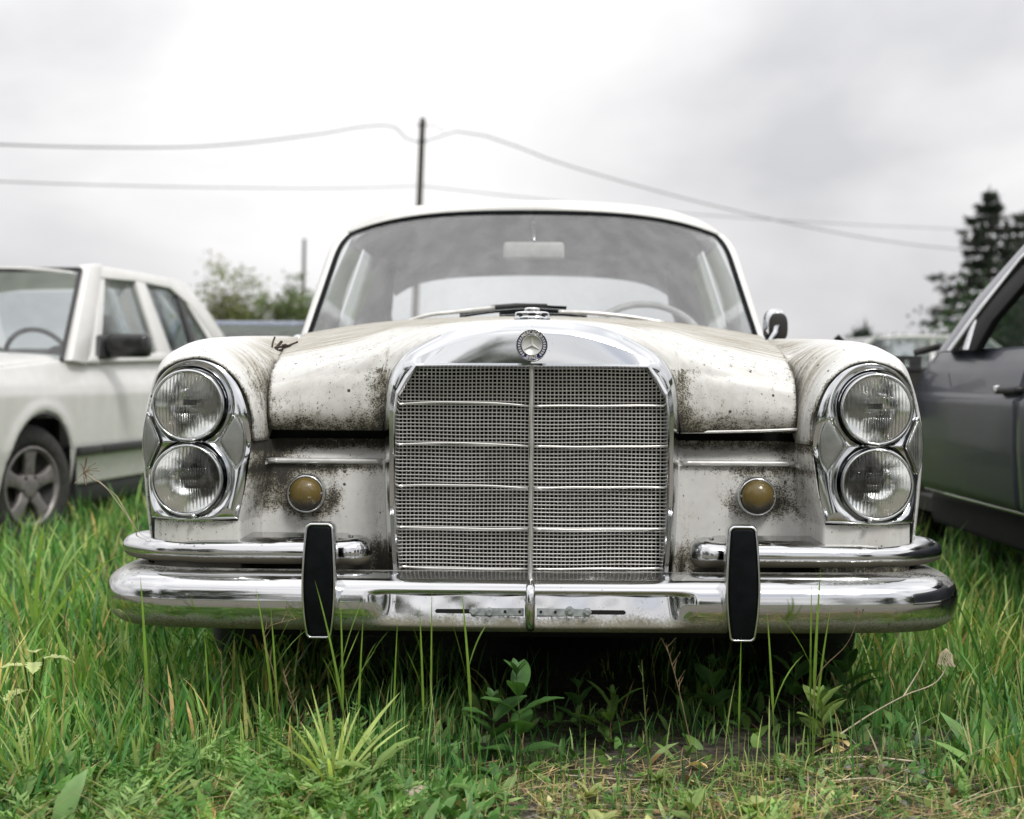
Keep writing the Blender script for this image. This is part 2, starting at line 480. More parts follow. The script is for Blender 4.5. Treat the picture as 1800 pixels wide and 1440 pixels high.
# ---- fenders: cross sections lofted along the length
FD = [.14, .17, .20, .25, .32, .42, .55, .80, 1.05, 1.5]
FK = [
 [(.6025,.640),(.605,.700),(.632,.764),(.676,.806),(.724,.820),(.773,.809),(.812,.773),(.8355,.663),(.830,.53),(.816,.39)],
 [(.596,.640),(.600,.706),(.628,.778),(.672,.823),(.723,.838),(.775,.826),(.818,.786),(.844,.667),(.839,.53),(.824,.385)],
 [(.590,.640),(.595,.712),(.624,.790),(.669,.834),(.722,.849),(.776,.838),(.822,.796),(.850,.670),(.846,.53),(.830,.38)],
 [(.5875,.645),(.592,.735),(.620,.812),(.664,.846),(.719,.859),(.776,.847),(.826,.802),(.859,.675),(.855,.53),(.840,.37)],
 [(.587,.70),(.594,.795),(.622,.832),(.660,.855),(.716,.866),(.776,.854),(.830,.807),(.868,.68),(.865,.53),(.850,.36)],
 [(.594,.818),(.608,.827),(.630,.842),(.664,.860),(.716,.871),(.778,.858),(.836,.811),(.876,.685),(.874,.53),(.860,.35)],
 [(.608,.838),(.622,.843),(.644,.852),(.676,.866),(.720,.876),(.782,.863),(.842,.816),(.884,.69),(.882,.53),(.868,.35)],
 [(.632,.860),(.646,.863),(.668,.868),(.695,.877),(.730,.884),(.788,.872),(.846,.824),(.890,.695),(.888,.53),(.874,.34)],
 [(.652,.876),(.664,.877),(.684,.880),(.708,.886),(.740,.891),(.794,.881),(.848,.832),(.893,.70),(.892,.53),(.878,.33)],
 [(.700,.898),(.708,.899),(.720,.900),(.736,.901),(.762,.903),(.806,.893),(.852,.845),(.895,.70),(.894,.53),(.880,.33)]]
def widen(x): return x + .013 * np.clip((x - .735) / .10, 0, 1)
FK = [[(float(widen(a)), b) for a, b in k] for k in FK]
nu, nd = 64, 72
KU = np.array([cr(np.arange(10), np.array(k), np.linspace(0, 9, nu)) for k in FK])
dd = np.concatenate([np.linspace(.14, .5, 44), np.linspace(.5, 1.5, 29)[1:]])
S = cr(FD, KU, dd)                                       # (nd, nu, 2)
FP = np.stack([S[..., 0], np.broadcast_to(dd[:, None], S.shape[:2]), S[..., 1]], -1)
arch = np.where(np.abs(dd - .86) < .37, .25 + np.sqrt(np.maximum(0, .37**2 - (dd - .86)**2)), 0)
FP[..., 2] = np.maximum(FP[..., 2], np.minimum(arch, .62)[:, None])
# front edge rolls in behind the headlamp housing
front_wrap = .05 * np.clip((FP[..., 0] - .74) / .10, 0, 1) ** 2 + .012 * np.clip((FP[..., 2] - .70) / .12, 0, 1) 
FP[..., 1] += front_wrap * np.clip((.42 - dd) / .28, 0, 1)[:, None]
uu = np.linspace(0, 1, nu)[None, :]
f_film = (sm((.50 - uu) / .30) * .95 * sm((dd[:, None] - .13) / .10) + .35 * sm((dd[:, None] - .3) / .5)) * np.ones_like(uu)
f_dirt = .62 * np.exp(-uu / .05) + .22 * np.exp(-((dd[:, None] - .145) / .006)) + .35 * np.exp(-((uu - .16) / .10) ** 2)
for side in (-1, 1):
    P = FP.copy(); P[..., 0] *= side
    fo = grid('fender', P, M['paint'], car, attr={'dirt': f_dirt * (1.0 if side < 0 else .85), 'film': f_film}, solid=.004, offset=0)

# ---- bonnet
HB = {0.0:  [(.165,.664),(.155,.72),(.155,.80),(.160,.86),(.185,.897),(.30,.912),(.75,.932),(1.40,.962)],
      .20:  [(.170,.664),(.160,.72),(.160,.79),(.168,.845),(.195,.880),(.32,.900),(.75,.925),(1.40,.957)],
      .31:  [(.195,.664),(.185,.70),(.186,.755),(.196,.80),(.225,.845),(.36,.885),(.75,.914),(1.42,.951)],
      .38:  [(.224,.664),(.209,.70),(.208,.745),(.216,.785),(.248,.830),(.40,.868),(.75,.900),(1.43,.944)],
      .48:  [(.236,.664),(.219,.70),(.220,.740),(.230,.775),(.268,.814),(.42,.848),(.75,.880),(1.45,.929)],
      .583: [(.240,.664),(.225,.695),(.228,.725),(.240,.758),(.285,.797),(.42,.826),(.75,.862),(1.45,.908)]}
hx = sorted(HB)
wn = 70
wp = np.concatenate([np.linspace(0, 5, 50), np.linspace(5, 7, 21)[1:]])
HK = np.array([cr(np.arange(8), np.array(HB[x]), wp) for x in hx])      # (6, wn, 2)
ARCH_O = [(243,1018),(248,950),(251,880),(252,800),(252,720),(247,672),(232,640),(205,615),(140,582),(70,566),(0,561)]
GX = 1.03
arch_o = np.array([L(o * GX, y, .15)[[0, 2]] for o, y in ARCH_O])
arch_d = crn(arch_o, 400)
def arch_z(x):
    """Top of the grille shell's outline above x."""
    x = abs(x)
    if x >= arch_d[:, 0].max(): return 0
    i = np.argmax(arch_d[:, 0]); seg = arch_d[i:]
    return float(np.interp(x, seg[::-1, 0], seg[::-1, 1]))
seam = lambda d: np.interp(d, [0, .35, .55, 1.05, 1.45], [.583, .584, .604, .648, .692]) / .583
xs = np.concatenate([np.linspace(0, .29, 22), np.linspace(.296, .3125, 8), np.linspace(.32, .583, 40)])
cols, dirts, films = [], [], []
for x in xs:
    pr = cr(hx, HK, np.array([x]))[0]
    az = arch_z(x) - .012
    if az > .664:
        i = np.argmax(pr[:, 1] >= az)
        q = wp[i]
        t = np.concatenate([np.linspace(q, max(5, q + .2), 50), np.linspace(max(5, q + .2), 7, 21)[1:]])
        pr = cr(np.arange(8), cr(hx, np.array([HB[h] for h in hx], float), np.array([x]))[0], t)
    X = x * seam(pr[:, 0])
    cols.append(np.stack([X, pr[:, 0], pr[:, 1]], -1))
C = np.array(cols)
full = np.concatenate([mirror(C[:0:-1]), C])
X, Dp, Z = np.abs(full[..., 0]), full[..., 1], full[..., 2]
h_dirt = 1.05 * np.exp(-(Z - .655) / .036) + .85 * np.exp(-np.abs(X - .325) / .030) * (Z < .80) * sm((Z - .60) / .1) + .55 * np.exp(-np.abs(X / np.vectorize(seam)(Dp) - .583) / .006) * (Z < .84) + .20 * np.exp(-((Dp - .29) / .05) ** 2)
h_film = sm((Dp - .17 - .12 * sm((X - .2) / .15)) / .20) * .95 + .30 + .55 * sm((.715 - Z) / .06)
hood = grid('bonnet', full, M['paint'], car, attr={'dirt': h_dirt, 'film': h_film}, solid=.010, offset=0)
# bright strip along one half of the bonnet lip
lip = np.array([L(o, y, .222) for o, y in [(262, 758), (330, 757), (400, 755), (466, 752)]])
V, f = tube(crn(lip, 20), .0035, 8); mesh('lip_strip', V, f, M['silver'], hood)

# ---- front panel below the bonnet
bz_in = [(513,920),(500,860),(491,800),(491,760),(497,718)]
bzi = np.array([L(o, y, .14)[[0, 2]] for o, y in bz_in])
def panel(zs, xo, under):
    Pn, Dn, Fn = [], [], []
    for z in zs:
        xb = np.interp(z, bzi[:, 1], bzi[:, 0])
        u = np.linspace(0, 1, 150)
        x = .295 + (xo(z) - .295) * u
        e = (xb - x)
        d = .245 + .02 * (z - .40) / .25 - .107 * (1 - sm(e / .036)) ** 1.6
        d = d - .045 * (1 - sm((x - .30) / .05))                       # comes forward beside the grille
        led = sm((z - .595) / .045)
        d = d + .035 * led * sm(e / .05)                                # ledge under the bonnet gap
        d = np.where(x > xb, .138 + .05 * np.clip((x - .74) / .10, 0, 1) ** 2, d)
        Pn.append(np.stack([x, d, np.full_like(x, z)], -1))
        r = np.hypot(x - .4855, z - .525)
        dirt = 1.05 * sm((z - .608) / .026) + .75 * np.exp(-np.abs(z - .578) / .010) * (x > .33) + \
               .86 * np.exp(-((x - .570) / .048) ** 2) * sm((z - .44) / .06) + \
               .85 * np.exp(-((r - .045) / .028) ** 2) * (.35 + .65 * sm((.545 - z) / .04)) + \
               1.25 * np.exp(-np.abs(x - .335) / .045) * sm((.45 - z) / .07) + .35 * np.exp(-np.abs(x - .31) / .02)
        dirt = dirt + 1.5 * sm((.388 - z) / .012) * sm((x - .35) / .03)  # panel turns darker below the upper blade
        dirt = np.where(x > xb + .01, 1.5 * sm((.392 - z) / .012) + .10 + .35 * np.exp(-np.abs(z - .468) / .010), dirt)
        Dn.append(dirt); Fn.append(.22 + .3 * sm((z - .59) / .04))
    return np.array(Pn), np.array(Dn), np.broadcast_to(np.array(Fn).reshape(len(zs), -1), np.array(Dn).shape)
up = panel(np.linspace(.468, .641, 60), lambda z: np.interp(z, bzi[:, 1], bzi[:, 0]) + .004, False)
lo = panel(np.linspace(.33, .468, 40), lambda z: .822 + .0 * z, True)
for side in (-1, 1):
    k = .62 if side > 0 else 1.0
    root = None
    for P, dv, fv in (lo, up):
        Q = P.copy(); Q[..., 0] *= side
        o = grid('front_panel', Q, M['paint'], car if root is None else root, attr={'dirt': dv * k, 'film': fv})
        root = root or o
    # moulding strip
    xb_ = float(np.interp(.5925, bzi[:, 1], bzi[:, 0]))
    tr = np.array([[side * x, .245 + .02 * .77 - .107 * (1 - float(sm((xb_ - x) / .036))) ** 1.6 - .045 * (1 - float(sm((x - .30) / .05))), .5925] for x in np.linspace(.332, .588, 40)])
    tr[:, 1] -= .004
    V, f = tube(tr, .0068, 10); mesh('moulding_strip', V, f, M['silver'], root)
    # black plate in place of the shaded depth behind the bonnet gap
    V, f = box((side * .45, .33, .66), (.30, .01, .14)); mesh('bonnet_gap_shade', V, f, M['black'], car, smooth=False)

# ---- grille shell
RIDGE = [(233,1018),(238,950),(241,880),(242,800),(242,722),(237,682),(224,654),(205,634),(145,609),(75,590),(0,584)]
MOLD = [(226,1018),(231,950),(234,880),(235,800),(235,724),(231,690),(216,662),(199,641),(140,639),(70,639),(0,639)]
MOL2 = [(222,1018),(227,950),(230,880),(231,800),(231,725),(227,693),(212,666),(196,644),(140,643),(70,643),(0,643)]
INN = [(218,1018),(223,950),(226,880),(227,800),(227,726),(224,696),(209,670),(194,649),(140,648),(70,648),(0,648)]
def outline(K, d, dx=1.0):
    k = np.array([L(o * GX, y, .14)[[0, 2]] for o, y in K])
    a = np.stack([cr(np.arange(11), k[:, j], np.linspace(0, 10, 361)) for j in (0, 1)], -1)
    v = .014 * (1 - a[:, 0] / .31)
    return np.stack([a[:, 0], np.full(361, d) - v, a[:, 1]], -1)
def lin(K, d):
    k = np.array([L(o * GX, y, .14)[[0, 2]] for o, y in K]); t = np.linspace(0, 10, 361)
    a = np.stack([np.interp(t, np.arange(11), k[:, j]) for j in (0, 1)], -1)
    return np.stack([a[:, 0], np.full(361, d) - .014 * (1 - a[:, 0] / .31), a[:, 1]], -1)
o0 = outline(ARCH_O, .24); o1 = outline(ARCH_O, .158); o1b = o1 * .5 + outline(RIDGE, .135) * .5; o1b[:, 1] = o1[:, 1] - .017
rg = outline(RIDGE, .131); rg2 = rg * .94 + lin(MOLD, .131) * .06; rg2[:, 1] = rg[:, 1] - .001
m0 = lin(MOLD, .127); tl = np.clip((m0[:, 2] - .79) / .015, 0, 1); m0[:, 1] -= .0035 * tl; m00 = m0 * .94 + rg2 * .06
m1 = lin(MOL2, .119); m1[:, 1] -= .003 * tl; m2 = lin(INN, .127); m3 = lin(INN, .165)
rings = [o0, o1, o1b, rg, rg2, m00, m0, m1, m2, m3]
SH = np.array(rings)
SH = np.concatenate([SH, mirror(SH[:, -2::-1])], axis=1)
shell = grid('grille_shell', SH, M['chrome'], car)
shell.data.polygons.foreach_set('use_smooth', np.ones(len(shell.data.polygons), dtype=bool))
mm = shell.modifiers.new('edge', 'EDGE_SPLIT'); mm.split_angle = R(38)

# ---- grille mesh and bars
inn = np.array([L(o * GX, y, .15)[[0, 2]] for o, y in MOL2]); inn_d = crn(inn, 300)
zbot, ztop = .335, float(inn_d[:, 1].max())
def ztop_at(x):
    i = np.argmax(inn_d[:, 0]); s_ = inn_d[i:]
    return float(np.interp(abs(x), s_[::-1, 0], s_[::-1, 1]))
def xmax_at(z):
    return float(np.interp(z, inn_d[:, 1][np.argsort(inn_d[:, 1])], inn_d[:, 0][np.argsort(inn_d[:, 1])])) if z < ztop - .001 else .235
gd = lambda x: .152 - .014 * (1 - abs(x) / .31)
parts = []
PITCH = .00885
xw = np.arange(PITCH / 2, .296, PITCH)
rng = random.Random(4)
def dent(P):
    P = np.asarray(P, float); x, z = P[:, 0], P[:, 2]
    Q = P.copy()
    Q[:, 1] += .0012 * np.sin(x * 23 + z * 9 + 1) * np.sin(z * 17 - x * 7) + .006 * np.exp(-((x + .10) ** 2 + (z - .56) ** 2) / .0022) + .004 * np.exp(-((x - .16) ** 2 + (z - .43) ** 2) / .0018)
    Q[:, 2] += 0.0005 * np.sin(x * 31 + z * 5) + .0005 * np.sin(x * 13 - z * 21)
    Q[:, 0] += 0.0005 * np.sin(z * 27 + x * 11)
    return Q
for x in np.concatenate([-xw, xw]):
    t = ztop_at(x)
    if t - zbot < .05: continue
    zz = np.linspace(zbot, t, 12); xj = x + rng.uniform(-.0004, .0004)
    parts.append(tube(dent(np.stack([np.full(12, xj), np.full(12, gd(x)), zz], -1)), .00125, 4))
for z in np.arange(zbot + .004, ztop - .002, PITCH * .90):
    xm = xmax_at(z)
    zj = z + rng.uniform(-.0004, .0004)
    for sd in (-1, 1):
        xx = np.linspace(.004, xm, 10)
        parts.append(tube(dent(np.stack([sd * xx, [gd(q) - .0018 for q in xx], np.full(10, zj)], -1)), .00125, 4))
V, f = join(parts)
gm = mesh('grille_mesh', V, f, M['mesh'], car, smooth=False, attr={'dirt': -.02 + .42 * sm((.60 - V[:, 2]) / .28)})
V, f = prism([(-.29, .235, .30), (.29, .235, .30), (.29, .235, .78), (-.29, .235, .78)], (0, .02, 0)); mesh('radiator', V, f, M['black'], car, smooth=False)
for py, dl, dr in ((712, -5, 0), (783, -4, 1), (856, -3, -1), (928, 1, 1), (998, 2, 0)):
    for sd in (-1, 1):
        z0 = L(0, py, .14)[2]; xm = xmax_at(z0) - .001
        xx = np.linspace(.006, xm, 18)
        bow = (dl if sd < 0 else dr) / 815 * np.sin(np.linspace(0, math.pi, 18)) + .0004 * np.sin(xx * 40 + py)
        pts = np.stack([sd * xx, [gd(x) - .0072 for x in xx], z0 - bow - .002 * (1 - xx / .28)], -1)
        V, f = tube(pts, .0029, 8); mesh('grille_bar', V, f, M['mesh'], car, attr={'dirt': np.full(len(V), -.15)})
gm['kind'] = 'stuff'
zz = np.linspace(zbot, ztop + .003, 40)
pts = np.stack([.0008 * np.sin(zz * 60) + .0016 * np.exp(-((zz - .62) / .02) ** 2), np.full(40, gd(0) - .010), zz], -1)
V, f = tube(pts, .0050 + .0008 * np.sin(zz * 90), 10); mesh('grille_centre_bar', V, f, M['mesh'], car, attr={'dirt': np.full(len(V), -.2)})

# ---- round badge with wreath, star and lettering
BC = np.array([0, .1075, ZC + (HZ - 607) / (F / 3.165)])
BR = 27.5 / (F / 3.16)
V, f = lathe([(0.001, -.002), (BR * .62, -.0035), (BR * .66, -.008), (BR * .70, -.006), (BR * .93, -.005), (BR * .965, -.009), (BR, -.006), (BR * 1.0, .02)], BC, 'y', 56)
badge = mesh('grille_emblem', V, f, M['enamel'], car)
V, f = lathe([(BR * .955, -.006), (BR * .975, -.0098), (BR * 1.01, -.006), (BR * 1.01, .01)], BC, 'y', 56); mesh('emblem_rim', V, f, M['chrome'], badge)
V, f = lathe([(0.0005, -.0040), (BR * .60, -.0045), (BR * .645, -.0092), (BR * .69, -.006)], BC, 'y', 56); mesh('emblem_disc', V, f, M['silver'], badge)
st = []
cen = BC + np.array([0, -.0105, 0])
for k in range(3):
    a = math.pi / 2 + k * 2 * math.pi / 3
    tip = BC + np.array([math.cos(a) * BR * .60, -.0055, math.sin(a) * BR * .60])
    for sg in (-1, 1):
        b = a + sg * math.pi / 3
        inner = BC + np.array([math.cos(b) * BR * .13, -.0050, math.sin(b) * BR * .13])
        st.append((np.array([cen, tip, inner]), [(0, 1, 2)]))
V, f = join(st); mesh('emblem_star', V, f, M['silver'], badge, smooth=False)
for sd in (-1, 1):
    wr = []
    for k in range(9):
        a = R(-52 + k * 11.2)
        for q in (-1, 1):
            r0 = BR * .815
            c0 = np.array([sd * math.cos(a) * r0, 0, math.sin(a) * r0])
            a2 = a + R(9); r2 = BR * (.815 + q * .085)
            c2 = np.array([sd * math.cos(a2) * r2, 0, math.sin(a2) * r2])
            w = (c2 - c0); n_ = np.array([-w[2], 0, w[0]]) * .35
            wr.append((np.array([c0, (c0 + c2) / 2 + n_, c2, (c0 + c2) / 2 - n_]) + BC + np.array([0, -.0070, 0]), [(0, 1, 2, 3)]))
    V, f = join(wr); q = mesh('emblem_wreath', V, f, M['silver'], badge, smooth=False); q['kind'] = 'stuff'
def letters(word, radius, a0, step, size, centre, y):
    out = []
    for i, ch in enumerate(word):
        cu = bpy.data.curves.new('letter', 'FONT'); cu.body = ch; cu.size = size; cu.extrude = size * .06; cu.align_x = 'CENTER'; cu.align_y = 'CENTER'; cu.offset = size * .02
        ob = bpy.data.objects.new('letter', cu); COL.objects.link(ob)
        bpy.context.view_layer.update()
        me = bpy.data.meshes.new_from_object(ob.evaluated_get(bpy.context.evaluated_depsgraph_get()))
        a = a0 + step * i
        rot = a - math.pi / 2 if step < 0 else a + math.pi / 2
        v = np.array([p.co[:] for p in me.vertices]); v[:, 0] *= .92
        ca, sa = math.cos(rot), math.sin(rot)
        P = np.stack([v[:, 0] * ca - v[:, 1] * sa + radius * math.cos(a), y - v[:, 2], v[:, 0] * sa + v[:, 1] * ca + radius * math.sin(a)], -1) + centre
        out.append((P, [tuple(p.vertices) for p in me.polygons]))
        bpy.data.objects.remove(ob); bpy.data.meshes.remove(me); bpy.data.curves.remove(cu)
    return join(out)
a = letters('MERCEDES', BR * .815, R(90 + 43), R(-86 / 7), BR * .30, BC, -.0080)
b = letters('BENZ', BR * .815, R(270 - 20), R(40 / 3), BR * .30, BC, -.0080)
for V, f in (a, b):
    q = mesh('emblem_lettering', V, f, M['ivory'], badge, smooth=False); q['kind'] = 'stuff'

# ---- ornament base on the crest of the shell
def ellipsoid(c, r, n=20, m=10, p=1.0):
    th = np.linspace(-math.pi / 2, math.pi / 2, m); ph = np.arange(n) * 2 * math.pi / n
    ct = np.abs(np.cos(th)) ** p; stt = np.sign(np.sin(th)) * np.abs(np.sin(th)) ** p
    P = np.stack([ct[:, None] * np.cos(ph), ct[:, None] * np.sin(ph), stt[:, None] * np.ones(n)], -1) * np.asarray(r) + np.asarray(c)
    return P.reshape(-1, 3), [tuple(q) for q in grid_faces(m, n, False, True)]
OC = np.array([0, .175, .9095])
V, f = ellipsoid(OC, (.040, .028, .0085), 32, 10, .6); orn = mesh('bonnet_ornament_base', V, f, M['chrome'], car)
V, f = ellipsoid(OC + (0, .0, .010), (.038, .022, .007), 32, 10, .6); mesh('ornament_plate', V, f, M['chrome'], orn)
V, f = ellipsoid(OC + (0, 0, .0195), (.017, .012, .006), 24, 8, .6); mesh('ornament_cap', V, f, M['chrome'], orn)
for xo, w in ((-.027, .0075), (0, .010), (.027, .0075)):
    V, f = ellipsoid(OC + (xo, -.0205 + abs(xo) * .12, .0095), (w, .004, .003), 16, 8); mesh('ornament_recess', V, f, M['dark'], orn)

# ---- headlamp housings
BZ = [(513,918),(500,860),(491,800),(491,760),(498,715),(520,672),(552,643),(590,632),(630,641),(660,668),(675,710),(681,760),(681,810),(675,870),(667,917)]
bz = np.array([L(o, y, .14)[[0, 2]] for o, y in BZ]); bz[:, 0] = widen(bz[:, 0]); bzd = crn(bz, 600)
it = np.argmax(bzd[:, 1]); zb, zt = bzd[0, 1], bzd[it, 1]
LC = [np.array([.742, L(0, 716, .13)[2]]), np.array([.742, L(0, 847.5, .13)[2]])]
LR = 63.5 / (F / 3.175)
th = np.linspace(0, 1, 190); zr = zb + (zt - zb) * np.sin(th * math.pi / 2) ** 1.0
ins, outs = bzd[:it + 1], bzd[it:][::-1]
HP = []
for z in zr:
    x0, x1 = np.interp(z, ins[:, 1], ins[:, 0]), np.interp(z, outs[:, 1], outs[:, 0])
    HP.append(np.stack([np.linspace(x0, x1, 130), np.full(130, z)], -1))
HP = np.array(HP)
edge = np.full(HP.shape[:2], 9.0)
for q in bzd[::2]: edge = np.minimum(edge, np.hypot(HP[..., 0] - q[0], HP[..., 1] - q[1]))
edge = np.minimum(edge, HP[..., 1] - zb)
rc = np.minimum(*[np.hypot(HP[..., 0] - c[0], HP[..., 1] - c[1]) for c in LC])
wrap = lambda x, z: .050 * np.clip((x - .74) / .10, 0, 1) ** 2 + .018 * np.clip((.70 - x) / .10, 0, 1) ** 2 + .018 * np.clip((z - .70) / .12, 0, 1) - .012 * np.clip((.60 - z) / .13, 0, 1)
hd = .128 + wrap(HP[..., 0], HP[..., 1])
hd = hd + .009 * np.clip(1 - edge / .030, 0, 1) ** 2 + .010 * (1 - sm(edge / .005))
hd = hd + .009 * sm((.103 - rc) / .020) * sm(edge / .014) + .016 * sm((.0865 - rc) / .006)
waist = np.exp(-((HP[..., 1] - (LC[0][1] + LC[1][1]) / 2) / .03) ** 2)
hd = hd + .010 * waist * sm(edge / .02)
hdirt = -.25 + .3 * (1 - sm(edge / .003)) + .25 * sm((.52 - HP[..., 1]) / .08)
def hz_(x, z): return .128 + wrap(np.asarray(x), np.asarray(z))
for side in (-1, 1):
    P = np.stack([side * HP[..., 0], hd, HP[..., 1]], -1)
    hs = grid('headlight_housing', P, M['chrome'], car, attr={'dirt': hdirt}, keep=rc > LR * .90)
    for k, c in enumerate(LC):
        cc = np.array([side * c[0], float(hz_(c[0], c[1])) + .004, c[1]])
        V, f = lathe([(LR * 1.02, .018), (LR * 1.015, .000), (LR * .985, -.007), (LR * .955, -.009), (LR * .925, -.006), (LR * .905, .004), (LR * .905, .02)], cc, 'y', 64)
        mesh('lamp_ring', V, f, M['chrome'], hs, attr={'dirt': np.full(len(V), .02)})
        rr = LR * .915
        V, f = lathe([(rr * q, .052 * q ** 2 - .052 + .006) for q in np.linspace(1, .12, 14)] + [(rr * .10, -.050)], cc * (1, 1, 1), 'y', 56)
        V = np.asarray(V); V[:, 1] = 2 * cc[1] - V[:, 1] + .006
        mesh('reflector', V, f, M['reflector'], hs)
        V, f = ellipsoid(cc + (0, .036, .004), (.012 if k == 0 else .016, .012, .010 if k == 0 else .016), 16, 8); mesh('bulb', V, f, M['dark' if k else 'silver'], hs)
        if k == 0:
            V, f = box(cc + (0, .022, .006), (.028, .004, .012)); mesh('bulb_shield', V, f, M['dark'], hs, smooth=False)
        q = np.linspace(0, 1, 12)
        V, f = lathe([(max(rr * t, .0004), -.012 * (1 - t ** 2) + .001) for t in q], cc, 'y', 56)
        mesh('lamp_lens', V, f, M['lampglass'], hs)
        ribs = []
        for (x0, x1, z0, z1, n) in ((-.030, .030, -.040, -.018, 13), (-.042, .042, .012, .026, 17), (-.022, .022, -.012, .000, 9)):
            for j in range(n):
                xx_ = x0 + (x1 - x0) * j / (n - 1)
                if xx_ ** 2 + max(z0 ** 2, z1 ** 2) > (rr * .95) ** 2: continue
                zm = (z0 + z1) / 2; dd_ = -.012 * (1 - (xx_ ** 2 + zm ** 2) / rr ** 2)
                ribs.append(box(cc + (xx_, dd_ - .0004, zm), (.0019, .0016, z1 - z0)))
        V, f = join(ribs); mesh('lens_flutes', V, f, M['lampglass'], hs, smooth=True)
    # side marker lenses between the lamps
    for poly in ([(521,726),(508,752),(504,780),(507,808),(519,833),(550,780)], [(678,728),(684,756),(686,782),(684,808),(677,833),(651,780)]):
        pl = np.array([L(o, y, .14)[[0, 2]] for o, y in poly])
        pl[:, 0] = widen(pl[:, 0]) - .004 * (pl[:, 0] > .8)
        q_ = []
        for i in range(6):                       # straight edges, slightly rounded corners
            a_, b_, c_ = pl[i - 1], pl[i], pl[(i + 1) % 6]
            r_ = .16 if i in (0, 4, 5) else .45
            p0, p2 = b_ + (a_ - b_) * r_, b_ + (c_ - b_) * r_
            q_ += [(1 - u) ** 2 * p0 + 2 * u * (1 - u) * b_ + u * u * p2 for u in np.linspace(0, 1, 10)]
        pl = np.array(q_)
        ce = pl.mean(0)
        rad = np.linspace(0, 1, 8)
        G_ = ce + (pl - ce) * rad[:, None, None]
        dz_ = hz_(G_[..., 0], G_[..., 1]) - .004 - .004 * np.sqrt(np.maximum(0, 1 - rad ** 2))[:, None] + .006 * (rad[:, None] > .97)
        if ce[0] > .75: dz_ = dz_ - .002
        P = np.stack([side * G_[..., 0], dz_, G_[..., 1]], -1)
        ml = grid('marker_lens', P, M['marker'], hs, cv=True)
        V, f = tube(np.vstack([P[-1], P[-1][:1]]) + (0, .001, 0), .0026, 8); mesh('marker_rim', V, f, M['chrome'], hs)
        P2 = P.copy(); P2[..., 1] += .006
        grid('marker_backing', P2, M['silver'], hs, cv=True)
    sc = L(595, 914, .12); 
    V, f = lathe([(.0005, -.004), (.002, -.004), (.0022, -.002), (.0045, -.004), (.0055, 0), (.0055, .012)], (side * sc[0], .118, sc[2] + .003), 'y', 20); mesh('screw', V, f, M['chrome_dirty'], hs)
    # turn signal
    c = L(395.5, 870, .235); c = np.array([side * c[0], .232, c[2]])
    V, f = lathe([(.043, .03), (.043, -.004), (.0405, -.012), (.0375, -.012), (.036, -.006)], c, 'y', 44); ts = mesh('turn_signal', V, f, M['chrome_dirty'], car)
    th_ = np.linspace(0, math.pi / 2, 12)
    V, f = lathe([(max(.0365 * math.cos(t), .0003), -.010 - .026 * math.sin(t)) for t in th_], c, 'y', 40)
    mesh('amber_lens', V, f, M['amber'], ts, attr={'dirt': .35 + .8 * sm((c[2] - .002 - V[:, 2]) / .03)})
    for sx in (-1, 1):
        V, f = lathe([(.0004, -.004), (.0028, -.003), (.003, .004)], c + np.array([sx * .0345, -.014, 0.001]), 'y', 12); mesh('lens_screw', V, f, M['steel'], ts)

# ---- bumper
def sweep(path, sec, close_ends=True):
    """path (n,2) in x,d from the centre outwards; sec (m,2): inward offset, z. -> (n,m,3)"""
    T = np.gradient(path, axis=0); T /= np.linalg.norm(T, axis=1)[:, None]
    N = np.stack([-T[:, 1], T[:, 0]], -1)        # inward (backwards on the straight)
    P = path[:, None, :] + N[:, None, :] * sec[None, :, :1]
    return np.concatenate([P, np.broadcast_to(sec[None, :, 1:], P.shape[:2] + (1,))], -1)
bp = crn([(0, .0), (.20, .001), (.45, .006), (.66, .016), (.80, .036), (.880, .080), (.917, .145), (.930, .23), (.928, .36), (.915, .50)], 200)
sec = crn([(.15,.356),(.115,.365),(.080,.366),(.046,.362),(.022,.354),(.0075,.341),(.001,.323),(.000,.304),(.0035,.286),(.012,.269),(.032,.255),(.060,.249),(.10,.250),(.13,.252)], 90)
B = sweep(bp, sec)
Bf = np.concatenate([mirror(B[:0:-1]), B])
ax = np.abs(Bf[..., 0]); zz_ = Bf[..., 2]
rec = sm((.345 - ax) / .055) * sm((zz_ - .263) / .010) * sm((.338 - zz_) / .012) * (Bf[..., 1] < .05)
rgd = np.random.default_rng(5)
rec = sm((.345 - ax) / .060) * sm((zz_ - .254) / .006) * sm((.338 - zz_) / .007) * (Bf[..., 1] < .05)
plane = .016 + (zz_ - .258) * .26 + .0012 * np.sin(Bf[..., 0] * 41 + 1) * np.sin(zz_ * 70)
Bf[..., 1] = Bf[..., 1] * (1 - rec) + np.maximum(Bf[..., 1], plane) * rec
bd = np.concatenate([np.full(1, 0)]);
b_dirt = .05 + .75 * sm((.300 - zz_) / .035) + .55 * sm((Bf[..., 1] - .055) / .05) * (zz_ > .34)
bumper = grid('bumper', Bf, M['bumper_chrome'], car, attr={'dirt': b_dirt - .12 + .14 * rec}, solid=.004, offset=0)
zc_ = np.linspace(.249, .364, 26)
jc = np.array([[0, np.interp(z, sec[::-1, 1][:len(sec)], sec[::-1, 0]) if False else 0, z] for z in zc_])
fr_ = sec[9:78]
cov = []
for x, dy in ((-.010, .004), (-.009, -.002), (-.0045, -.006), (.0045, -.006), (.009, -.002), (.010, .004)):
    q = np.stack([np.full(len(fr_), x), fr_[:, 0] + dy - .001, fr_[:, 1]], -1); cov.append(q)
grid('bumper_joint_cover', np.array(cov), M['bumper_chrome'], bumper)
